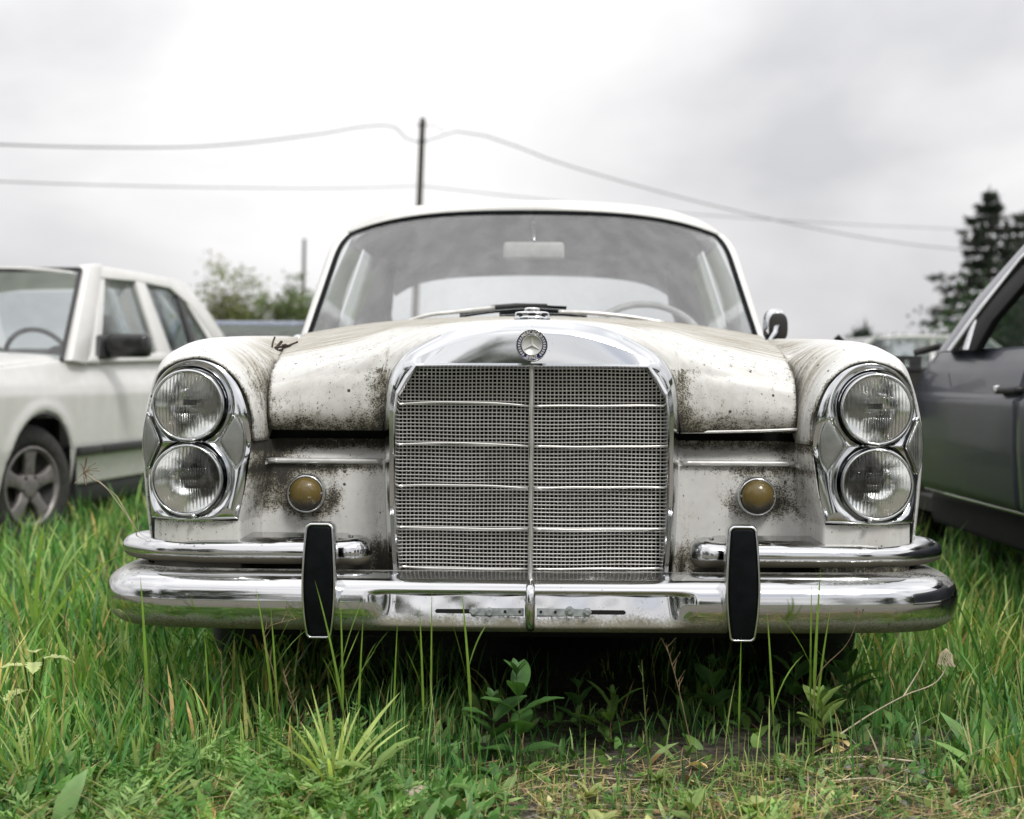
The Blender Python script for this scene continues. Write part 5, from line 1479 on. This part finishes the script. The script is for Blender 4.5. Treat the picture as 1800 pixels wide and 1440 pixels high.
scatter(P_, 2400, (.8, 2.4), (2.8, 5.5), (.04, .13), (.007, .018), rng, (3, 4, 3, 1, .3), lean=(.2, 1.1), bend=(.3, 1.0), segs=4, prof='leaf', clump=.05, cols=WEED)
scatter(P_, 700, (-.9, .95), (3.0, 3.7), (.03, .09), (.005, .011), rng, (4, 4, 2, .5, .3), lean=(.2, 1.1), bend=(.3, 1.0), segs=4, prof='leaf', clump=.05, cols=WEED)
# feathery fronds (wild carrot leaves): a rib with paired leaflets
def fronds(n, xr, yr, L_, rng):
    for _ in range(n):
        x, y = rng.uniform(*xr), rng.uniform(*yr); az = rng.uniform(0, 6.28); ln = rng.uniform(*L_); le = rng.uniform(.3, 1.0)
        t = np.linspace(.2, 1, 9); a = le + .6 * t
        px_ = np.cumsum(np.sin(a)) * ln / 9; pz_ = np.cumsum(np.cos(a)) * ln / 9
        base = np.stack([x + px_ * math.cos(az), y + px_ * math.sin(az), gz(x, y) + pz_], -1)
        b2 = np.repeat(base, 4, 0); m_ = len(b2)
        az2 = az + np.tile([1.0, -1.0, .55, -.55], 9) + rng.normal(size=m_) * .15
        h = ln * .34 * np.repeat(1.1 - t * .75, 4) * rng.uniform(.7, 1.1, m_)
        col = np.array(WEED[rng.integers(0, 3)]) * rng.uniform(.8, 1.2)
        V, f, c = blades(b2, h, h * .13, az2, np.full(m_, 1.1), np.full(m_, .4), np.broadcast_to(col, (m_, 3)) * rng.uniform(.85, 1.15, (m_, 1)), 2, 'leaf', rng=rng)
        P_.add(V, f, c)
fronds(460, (-1.25, -.22), (2.42, 3.05), (.06, .15), rng)
fronds(90, (.1, 1.1), (2.5, 3.02), (.03, .08), rng)
P_.build('ground_cover', M['weed'])

# dry litter: straw lying flat
P_ = Pile()
STRAW = [(.26, .22, .15), (.17, .14, .10), (.33, .30, .22), (.09, .065, .045)]
def lying(n, xr, yr, L_, w):
    x, y = rng.uniform(*xr, n), rng.uniform(*yr, n)
    base = np.stack([x, y, gz(x, y) + rng.uniform(.001, .014, n)], -1)
    V, f, c = blades(base, rng.uniform(*L_, n), rng.uniform(*w, n), rng.uniform(0, 6.28, n), rng.uniform(1.35, 1.62, n), rng.normal(size=n) * .12, palette(n, rng, STRAW, (3, 3, 2, 2)), 4, 'grass', twist=rng.uniform(-.4, .4, n), rng=rng)
    P_.add(V, f, c)
lying(3400, (-.6, 1.15), (2.34, 2.99), (.02, .13), (.0006, .0016))
lying(700, (-1.3, -.4), (2.34, 2.9), (.02, .10), (.0006, .0014))
lying(260, (-.3, 1.1), (2.34, 2.95), (.012, .03), (.003, .008))
P_.build('dry_litter', M['weed'])
# gravel
iv, if_ = ellipsoid((0, 0, 0), (1, 1, 1), 7, 5)
gp = []
for _ in range(620):
    x, y = rng.uniform(-.5, 1.2), rng.uniform(2.34, 2.95); r = rng.uniform(.003, .010)
    gp.append((iv * np.array([r, r * rng.uniform(.7, 1.2), r * .6]) * (1 + .15 * rng.normal(size=(len(iv), 1))) + np.array([x, y, float(gz(x, y)) + .001]), if_))
V, f = join(gp); o = mesh('gravel', V, f, M['pebble']); o['kind'] = 'stuff'

# ------------------------------------------------------------------ single plants
def leaf_mesh(L_, w, fold=.25, droop=.5, notch=0.0, n=9, col=(.06, .11, .03), rng=None):
    """A leaf blade along +x, folded along its midrib, with a toothed edge when notch > 0."""
    t = np.linspace(0, 1, n)
    prof = np.sin(math.pi * np.clip(t * .95 + .05, 0, 1)) ** .75 * w
    if notch: prof = prof * (1 - notch * (np.arange(n) % 2))
    prof[-1] = w * .02
    a = -droop * t ** 1.3
    x = np.concatenate([[0], np.cumsum(np.cos(a[:-1]))]) * L_ / (n - 1); z = np.concatenate([[0], np.cumsum(np.sin(a[:-1]))]) * L_ / (n - 1)
    V = []
    for q, fz in ((-1, fold), (-.5, fold * .42), (0, 0), (.5, fold * .42), (1, fold)):
        V.append(np.stack([x, q * prof, z + prof * fz + .06 * w * np.sin(t * 19 + q * 2) * abs(q)], -1))
    V = np.array(V)
    c = np.broadcast_to(np.array(col, float), V.shape) * (1 - .28 * (np.abs(np.arange(5) - 2) < .5))[:, None, None]
    return V.reshape(-1, 3), grid_faces(5, n), c.reshape(-1, 3)
_lm = {}
def leaf_obj(parent, key, pos, az, pitch, scale, roll=0.0):
    """key: (length, width, fold, droop, notch, colour): leaves alike share one mesh."""
    if key not in _lm:
        L_, w, fo, dr, no, col = key
        V, f, c = leaf_mesh(L_, w, fo, dr, no, 17 if no else 9, col)
        o = mesh('leaf', V, f, M['weed'], parent, attr={'tint': c}); _lm[key] = o.data
    else:
        o = bpy.data.objects.new('leaf', _lm[key]); link(o, parent)
    o.location = pos; o.rotation_euler = Euler((roll, -pitch, az), 'XYZ'); o.scale = (scale,) * 3
    return o
def leafy_weed(base, height, npairs, seed, label, col, L_=.055, w=.010, stem='stem', cat='weed', z=None, droop=.5):
    L_, w = L_ * 1.3, w * 1.3
    r = random.Random(seed)
    x, y = base; z0 = float(gz(x, y)) - .004
    o = empty('leafy_weed', (x, y, z0)); tag(o, label, cat)
    lx, ly = r.uniform(-.06, .06), r.uniform(-.06, .06)
    pt = [(lx * height * t * t, ly * height * t * t, height * t) for t in np.linspace(0, 1, 8)]
    V, f = tube(pt, np.linspace(.0024, .0010, 8), 6); mesh('stem', V, f, M[stem], o)
    a = r.uniform(0, 6.28)
    for i in range(npairs):
        t = .16 + .80 * i / (npairs - 1); a += math.pi / 2 + r.uniform(-.3, .3)
        sc = (.70 + .6 * math.sin(math.pi * min(1, t * .9 + .05))) * (1 if t < .85 else .6)
        for s_ in (0, math.pi):
            leaf_obj(o, (L_, w, .3, droop, 0, col), (lx * height * t * t, ly * height * t * t, height * t), a + s_ + r.uniform(-.2, .2), .25 + .75 * t + r.uniform(-.2, .2), sc * r.uniform(.85, 1.1), r.uniform(-.3, .3))
    for s_ in range(3):
        leaf_obj(o, (L_, w, .3, droop, 0, col), (lx * height, ly * height, height * .985), s_ * 2.1 + a, 1.15, .45)
    return o
def rosette(base, seed, label, col, n=11, L_=.06, w=.012, notch=.35, pitch=(.15, .9), cat='weed', name='rosette_weed'):
    r = random.Random(seed); x, y = base
    o = empty(name, (x, y, float(gz(x, y)) + .002)); tag(o, label, cat)
    for i in range(n):
        leaf_obj(o, (L_, w, .25, .9, notch, col), (0, 0, .002 + .0008 * i), i * 2.4 + r.uniform(-.2, .2), r.uniform(*pitch), r.uniform(.65, 1.1), r.uniform(-.25, .25))
    V, f = ellipsoid((0, 0, 0), (.006, .006, .006), 8, 5); mesh('root_crown', V, f, M['redstem'], o)
    return o
def tussock(base, seed, label, col, n=12, h=(.12, .22), w=.0045, lean=(.05, .75), bend=(.1, .6), cat='grass tuft'):
    r = np.random.default_rng(seed); x, y = base
    o = empty('grass_tussock', (x, y, float(gz(x, y)) - .004)); tag(o, label, cat)
    for i in range(n):
        V, f, c = blades(np.array([[r.normal() * .008, r.normal() * .008, 0]]), np.array([r.uniform(*h)]), np.array([w * r.uniform(.6, 1.2)]), np.array([i * 2.4 + r.uniform(-.4, .4)]), np.array([r.uniform(*lean)]), np.array([r.uniform(*bend)]), np.array([col]) * r.uniform(.8, 1.2), 8, 'grass', rng=r)
        mesh('blade', V, f, M['blade'], o, attr={'tint': c})
    return o
CG, CL, CD, CP = (.062, .125, .040), (.115, .180, .070), (.036, .090, .032), (.20, .235, .12)
leafy_weed(on(915, 1335), .195, 5, 1, 'tall dark leafy weed in the shade under the middle of the bumper', CD, .062, .014)
leafy_weed(on(868, 1325), .12, 4, 11, 'dark broad-leaved weed under the bumper, left of the tallest shaded weed', CD, .06, .015)
leafy_weed(on(1072, 1300), .115, 5, 2, 'leafy weed with narrow pale leaves in front of the shade under the bumper', CG, .056, .0085, 'redstem')
leafy_weed(on(1020, 1290), .135, 4, 3, 'slim dark leafy weed behind the pale-leaved one under the bumper', CD, .045, .008)
leafy_weed(on(1445, 1322), .125, 6, 4, 'bright leafy weed with reddish stem beside the long dry forked stalk', CL, .052, .0095, 'redstem')
leafy_weed(on(1488, 1300), .185, 6, 5, 'tall dark leafy weed under the right end of the bumper', CD, .056, .012)
leafy_weed(on(1395, 1292), .165, 5, 6, 'dark leafy weed below the right overrider', CD, .052, .014)
leafy_weed(on(1255, 1290), .15, 4, 7, 'dark drooping weed in the shade left of the right overrider', CD, .06, .012)
leafy_weed(on(655, 1400), .085, 3, 8, 'low weed with long pale leaves beside the big pale grass tussock', CL, .065, .010, 'redstem')
leafy_weed(on(1215, 1432), .050, 3, 9, 'small bright green seedling at the front edge, right of the bare soil', CL, .032, .007)
leafy_weed(on(1690, 1250), .09, 4, 10, 'leafy weed among the tall grass at the right', CG, .04, .009)
rosette(on(845, 1418), 1, 'toothed rosette weed in front of the pale stone', CG, 12, .060, .013)
rosette(on(872, 1362), 2, 'dark toothed rosette weed behind the pale stone', CD, 11, .066, .014)
rosette(on(925, 1352), 3, 'flat toothed leaves on the litter below the middle of the bumper', CG, 9, .05, .011)
rosette(on(1158, 1368), 4, 'small upright green rosette on the bare gravelly soil', CL, 12, .040, .009, .15, (.5, 1.2))
rosette(on(1035, 1400), 5, 'pale yellow-green rosette on the bare gravelly soil', CP, 10, .045, .009, .1, (.3, 1.1))
rosette(on(560, 1425), 6, 'pale broad rosette under the big pale grass tussock', CP, 10, .05, .012, .1)
rosette(on(620, 1442), 7, 'grey-green rosette at the very front left of the stone', CL, 10, .05, .012, .2)
rosette(on(1335, 1425), 8, 'pale cabbage-like rosette at the very front on the right', CP, 9, .05, .017, .08, (.3, 1.0))
rosette(on(1060, 1446), 9, 'pale upright rosette at the very front on the gravelly soil', CP, 10, .05, .012, .1, (.4, 1.2))
rosette(on(420, 1330), 10, 'fuzzy green rosette in the grass left of the big tussock', CL, 12, .05, .012, .2)
rosette(on(300, 1290), 12, 'large lobed dark leaf cluster under the left end of the bumper', CD, 8, .10, .035, .45, (.2, .9))
rosette(on(1610, 1330), 13, 'small toothed rosette among grass below the dry forked stalk', CG, 10, .045, .011)
hog = empty('pale_leaved_plant', (*on(60, 1290), 0)); tag(hog, 'plant with broad pale leaves in the tall grass at the left edge', 'weed')
for a_, h_, s_ in ((.3, .165, 1.0), (1.9, .175, .95), (3.3, .15, 1.1), (5.0, .16, .9), (4.2, .10, 1.0)):
    leaf_obj(hog, (.07, .022, .2, .7, .35, (.26, .32, .17)), (.02 * math.cos(a_), .02 * math.sin(a_), h_), a_, .05, s_)
    V, f = tube([(0, 0, 0), (.01 * math.cos(a_), .01 * math.sin(a_), h_ * .6), (.02 * math.cos(a_), .02 * math.sin(a_), h_)], .0022, 6); mesh('leaf_stalk', V, f, M['stem'], hog)
tussock(on(590, 1398), 1, 'big pale grass tussock with wide spreading blades at the front', (.27, .33, .15), 18, (.14, .23), .0066, (.08, .85), (.1, .5))
tussock(on(205, 1350), 2, 'wide-bladed grass tussock in the left foreground', (.12, .185, .065), 12, (.13, .21), .0048)
tussock(on(140, 1240), 3, 'tall grass tussock left of the bumper end', (.10, .17, .05), 12, (.16, .27), .0052)
tussock(on(330, 1250), 4, 'dark green grass tussock below the left bumper end', (.06, .125, .035), 12, (.13, .23), .0045)
tussock(on(60, 1400), 5, 'coarse grass tussock in the bottom left corner', (.125, .175, .06), 12, (.12, .20), .0048)
tussock(on(250, 1432), 6, 'pale flattened grass tussock at the bottom, left of the big one', (.16, .19, .075), 11, (.10, .18), .005, (.4, 1.1))
tussock(on(1720, 1260), 7, 'green grass tussock right of the bumper end', (.08, .15, .04), 13, (.16, .25), .0042)
tussock(on(1790, 1400), 8, 'grass tussock in the bottom right corner', (.11, .16, .055), 11, (.10, .18), .0040)
tussock(on(60, 1180), 9, 'tall arching grass clump in front of the alloy wheel', (.11, .18, .055), 14, (.32, .54), .0070, (.0, .3), (.3, 1.3))
tussock(on(1600, 1345), 10, 'fine bright tuft of short grass on the right', (.09, .16, .035), 16, (.04, .08), .0016, (.1, .9))

def stalk(tip, basepx, Y, label, col=(.085, .145, .032), leaves=2, seed=0, w=.0022, cat='grass stalk'):
    """One tall grass shoot standing in front of the bumper."""
    r = np.random.default_rng(seed + 50)
    bx = (basepx - 900) * Y / F; tx = (tip[0] - 900) * Y / F; tz = ZC + (HZ - tip[1]) * Y / F
    z0 = float(gz(bx, Y)) - .004; h = tz - z0; dx = tx - bx
    o = empty('grass_stalk', (bx, Y, z0)); tag(o, label, cat)
    t = np.linspace(0, 1, 12)
    P = np.stack([dx * t ** 1.6, -.015 * t ** 2, h * t], -1)
    ww = np.where(t < .45, .0011, w * np.maximum(.0, 1 - ((t - .45) / .55)) ** .6 * 1.15)
    W = np.array([[.92, .38, 0]]) * ww[:, None]
    V = np.concatenate([P - W, P + np.array([0, -.0006, 0]), P + W]); f = np.concatenate([grid_faces(3, 12)])
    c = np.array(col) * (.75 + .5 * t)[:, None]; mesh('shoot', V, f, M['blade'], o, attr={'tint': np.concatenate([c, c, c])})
    for k in range(leaves):
        q = r.uniform(.25, .6)
        V, f, c = blades(np.array([[dx * q ** 1.6, 0, h * q]]), np.array([h * r.uniform(.25, .45)]), np.array([w * .8]), np.array([r.choice([0.0, math.pi]) + r.uniform(-.5, .5)]), np.array([r.uniform(.15, .5)]), np.array([r.uniform(.0, .7)]), np.array([col]) * r.uniform(.8, 1.2), 6, 'grass', twist=np.array([.2]), rng=r)
        mesh('blade', V, f, M['blade'], o, attr={'tint': c})
    return o
ST = [((250, 1010), 262, 2.93, 'broad tall grass blade in front of the left end of the bumper', 2, .0034),
 ((452, 1030), 486, 2.94, 'tall grass blade leaning left in front of the bumper, left of the left overrider', 2, .0026),
 ((478, 1065), 490, 2.93, 'shorter grass shoot beside the leaning blade left of the left overrider', 1, .0022),
 ((555, 1018), 612, 2.93, 'bent grass stalk crossing the black pad of the left overrider', 3, .0024),
 ((600, 1048), 604, 2.95, 'straight grass stalk rising just right of the left overrider', 2, .0024),
 ((640, 1080), 628, 2.94, 'grass stalk in front of the left end of the number plate recess', 2, .0022),
 ((738, 1060), 746, 2.94, 'grass blade in front of the left bracket slot', 1, .0024),
 ((760, 1030), 757, 2.95, 'tall thin grass stalk in front of the left bracket slot', 1, .0020),
 ((700, 1085), 690, 2.94, 'thin grass stalk between the left overrider and the bracket slot', 1, .0018),
 ((812, 1035), 832, 2.94, 'broad grass blade crossing the left plate bracket', 2, .0030),
 ((1301, 1118), 1298, 2.95, 'grass blade directly under the right overrider', 0, .0022),
 ((1346, 1072), 1362, 2.94, 'grass blade just right of the right overrider', 1, .0028),
 ((1440, 992), 1428, 2.94, 'tallest broad grass blade in front of the right half of the bumper', 1, .0036),
 ((1424, 1022), 1424, 2.95, 'narrow grass blade beside the tallest one on the right', 0, .0024),
 ((1458, 1062), 1430, 2.94, 'grass blade leaning right beside the tallest one', 0, .0028),
 ((362, 1110), 370, 2.95, 'grass shoot under the bumper below the left headlamp', 2, .0022)]
for i, (tip, bx, Y, lb, nl, w_) in enumerate(ST): stalk(tip, bx, Y, lb, leaves=nl, seed=i, w=w_)

def seed_stalk(pts, label, m='deadstem', seed=0, r0=.0011, branches=8, blen=.02, start=.5, cat='dry stalk', name='seed_stalk', upward=.9):
    r = random.Random(seed)
    P = crn(pts, 24); b = P[0].copy()
    o = empty(name, tuple(b)); tag(o, label, cat)
    V, f = tube(P - b, np.linspace(r0, r0 * .45, 24), 6); mesh('stalk', V, f, M[m], o)
    bb = []
    for k in range(branches):
        i = int(24 * (start + (1 - start) * k / max(1, branches))) ; i = min(i, 22)
        a = r.uniform(0, 6.28); d = np.array([math.cos(a), math.sin(a) * .6, upward * r.uniform(.6, 1.4)]); d /= np.linalg.norm(d)
        p0 = P[i] - b; L_ = blen * r.uniform(.6, 1.3)
        bb.append(tube([p0, p0 + d * L_ * .5 + (0, 0, .002), p0 + d * L_ + (0, 0, .006)], [r0 * .5, r0 * .5, r0 * .75], 5))
    if bb:
        V, f = join(bb); q = mesh('seed_pods', V, f, M[m], o); q['kind'] = 'stuff'
    return o
A3 = lambda px, py, Y: at(px, py, Y)
seed_stalk([A3(395, 1345, 2.9), A3(392, 1230, 2.9), A3(388, 1140, 2.9)], 'brown seed stalk below the left headlamp', seed=1, start=.4)
seed_stalk([A3(560, 1345, 2.88), A3(520, 1250, 2.88), A3(497, 1175, 2.88)], 'pale seed stalk with curled pods left of the left overrider', seed=2, start=.45, branches=14)
seed_stalk([A3(500, 1300, 2.92), A3(480, 1180, 2.92), A3(465, 1110, 2.92), A3(530, 1085, 2.90)], 'hooked seed stalk against the underside of the bumper on the left', seed=3, start=.5, branches=7, blen=.025)
seed_stalk([A3(1215, 1310, 2.95), A3(1190, 1200, 2.95), A3(1170, 1130, 2.95)], 'thin branched seed stalk in the shade left of the right overrider', seed=4, branches=9, blen=.022)
seed_stalk([A3(1428, 1245, 2.93), A3(1440, 1185, 2.92), A3(1490, 1130, 2.91), A3(1512, 1078, 2.90)], 'dark thin stalk with a tiny seed umbel in front of the bumper on the right', 'deadstem', 5, .0009, 9, .012, .93)
seed_stalk([A3(1140, 1370, 2.85), A3(1135, 1270, 2.85), A3(1128, 1160, 2.85)], 'upright green and brown grass stem right of the middle weeds', 'stem', 6, .0016, 6, .02, .2)
seed_stalk([A3(270, 1360, 2.75), A3(300, 1270, 2.75), A3(238, 1195, 2.75)], 'rusty seed stalk in the left foreground grass', seed=7, start=.3, branches=9)
seed_stalk([A3(30, 1310, 2.9), A3(28, 1200, 2.9), A3(18, 1090, 2.9)], 'rusty seed stalk at the left edge before the pale leaves', seed=8, start=.3, branches=12)
seed_stalk([A3(130, 1230, 3.1), A3(125, 1150, 3.1), A3(112, 1080, 3.1)], 'brown flowering grass stem left of the bumper end', seed=9, start=.4, branches=12)
fs = seed_stalk([A3(1478, 1290, 2.98), A3(1540, 1250, 2.97), A3(1592, 1222, 2.96), A3(1650, 1195, 2.95), A3(1668, 1155, 2.95), A3(1664, 1118, 2.95)], 'long pale dry stalk, forked, with a drooping seed head at the right', 'straw', 10, .0019, 0)
b_ = np.array(fs.location)
V, f = tube([A3(1588, 1224, 2.96) - b_, A3(1615, 1180, 2.96) - b_, A3(1634, 1135, 2.96) - b_], [.0014, .0011, .0008], 6); mesh('side_shoot', V, f, M['straw'], fs)
hb_ = [tube([A3(1663, 1140, 2.95) - b_, A3(1663, 1140, 2.95) - b_ + (.012 * math.cos(a), .012 * math.sin(a), -.012), A3(1663, 1140, 2.95) - b_ + (.014 * math.cos(a * 1.3), .014 * math.sin(a), -.034)], [.0007, .0007, .0010], 4) for a in np.linspace(0, 6.2, 18)]
V, f = join(hb_); q = mesh('seed_head', V, f, M['straw'], fs); q['kind'] = 'stuff'
ds = seed_stalk([A3(245, 940, 3.34), A3(215, 895, 3.33), A3(180, 852, 3.32), A3(148, 832, 3.31)], 'dry stalk leaning out over the left bumper tip, with a withered flower head', 'straw', 11, .0013, 0)
b_ = np.array(ds.location)
V, f = tube([A3(244, 938, 3.34) - b_, A3(205, 872, 3.33) - b_, A3(165, 838, 3.32) - b_], .0009, 5); mesh('second_stalk', V, f, M['straw'], ds)
V, f = tube([A3(244, 935, 3.34) - b_, A3(241, 905, 3.34) - b_, A3(239, 888, 3.34) - b_], .0007, 5); mesh('short_stalk', V, f, M['straw'], ds)
hb_ = []
rr = random.Random(3)
for k in range(22):
    a = rr.uniform(-2.6, 2.0); p0 = A3(147, 831, 3.31) - b_; L_ = rr.uniform(.012, .034)
    hb_.append(tube([p0, p0 + (L_ * .5 * math.cos(a), rr.uniform(-.01, .01), L_ * .5 * math.sin(a) + .003), p0 + (L_ * math.cos(a), rr.uniform(-.015, .015), L_ * math.sin(a))], [.0007, .0006, .0009], 4))
V, f = join(hb_); q = mesh('flower_head', V, f, M['deadstem'], ds); q['kind'] = 'stuff'
# stone, dead leaves, sticks
x, y = on(728, 1412)
V, f = ellipsoid((0, 0, .014), (.030, .022, .020), 14, 9); V = V * (1 + .09 * np.sin(V[:, :1] * 210 + V[:, 2:] * 160))
o = mesh('stone', V, f, M['stone']); o.location = (x, y, float(gz(x, y))); tag(o, 'pale tan stone lying on the soil beside the toothed rosette', 'stone')
for i, (px, py, rz, lb) in enumerate(((1462, 1338, .4, 'pale dead leaf under the bright reddish-stemmed weed'), (1490, 1322, 1.9, 'pale crumpled dead leaf behind the other by the bright weed'), (1243, 1352, 2.6, 'small pale dead leaf on the gravelly soil below the right overrider'))):
    V, f, c = leaf_mesh(.042, .013, .5, .9, 0, 9, (.46, .37, .25)); x, y = on(px, py)
    o = mesh('dead_leaf', V, f, M['weed'], attr={'tint': c}); o.location = (x, y, float(gz(x, y)) + .012); o.rotation_euler = (.3, -.3, rz); tag(o, lb, 'dead leaf')
for i, (pp, m_, r_, lb) in enumerate((
   ([(1440, 1352), (1520, 1356), (1608, 1362)], 'straw', .0020, 'long straight pale stick lying on the litter at the right'),
   ([(1455, 1386), (1540, 1386), (1590, 1392)], 'straw', .0016, 'thinner pale stick lying just in front of the long one'),
   ([(1515, 1335), (1535, 1350), (1560, 1352)], 'twig', .0040, 'dark stubby piece of wood behind the long pale stick'),
   ([(1500, 1400), (1540, 1420), (1570, 1435)], 'twig', .0028, 'dark crooked twig at the front right'),
   ([(1660, 1425), (1740, 1390), (1790, 1320)], 'straw', .0012, 'curved dry stem lying in the right foreground'),
   ([(995, 1362), (1100, 1368), (1180, 1366)], 'straw', .0012, 'thin dry stem lying across the bare soil in the middle'),
   ([(620, 1380), (700, 1402), (760, 1408)], 'deadstem', .0012, 'thin brown stem lying beside the stone'))):
    pts = []
    for px, py in pp:
        x, y = on(px, py); pts.append((x, y, float(gz(x, y)) + .010 + r_))
    V, f = tube(crn(pts, 14), r_, 6); o = mesh('dry_stick', V, f, M[m_]); tag(o, lb, 'stick')
# dead twigs and leaves caught where bonnet and fender meet
tp_ = at(497, 607, 3.62)
tw = empty('twig_litter', tuple(tp_)); tag(tw, 'dark dead twigs caught in the gap between bonnet and left fender', 'twigs')
rr = random.Random(8)
for (a, b) in (((-18, 20), (-14, -14)), ((-14, 4), (26, -6)), ((-10, 10), (14, 2)), ((-20, 22), (4, 4)), ((-6, 12), (24, 4)), ((-22, 26), (-10, 2)), ((0, 0), (12, 6)), ((-12, 14), (-2, -6))):
    p0 = at(497 + a[0], 607 + a[1], 3.60) - tp_; p1 = at(497 + b[0], 607 + b[1], 3.66) - tp_
    V, f = tube(crn([p0, (p0 + p1) / 2 + (rr.uniform(-.006, .006), 0, rr.uniform(-.004, .006)), p1], 8), rr.uniform(.0022, .0042), 5); mesh('twig', V, f, M['twig'], tw)
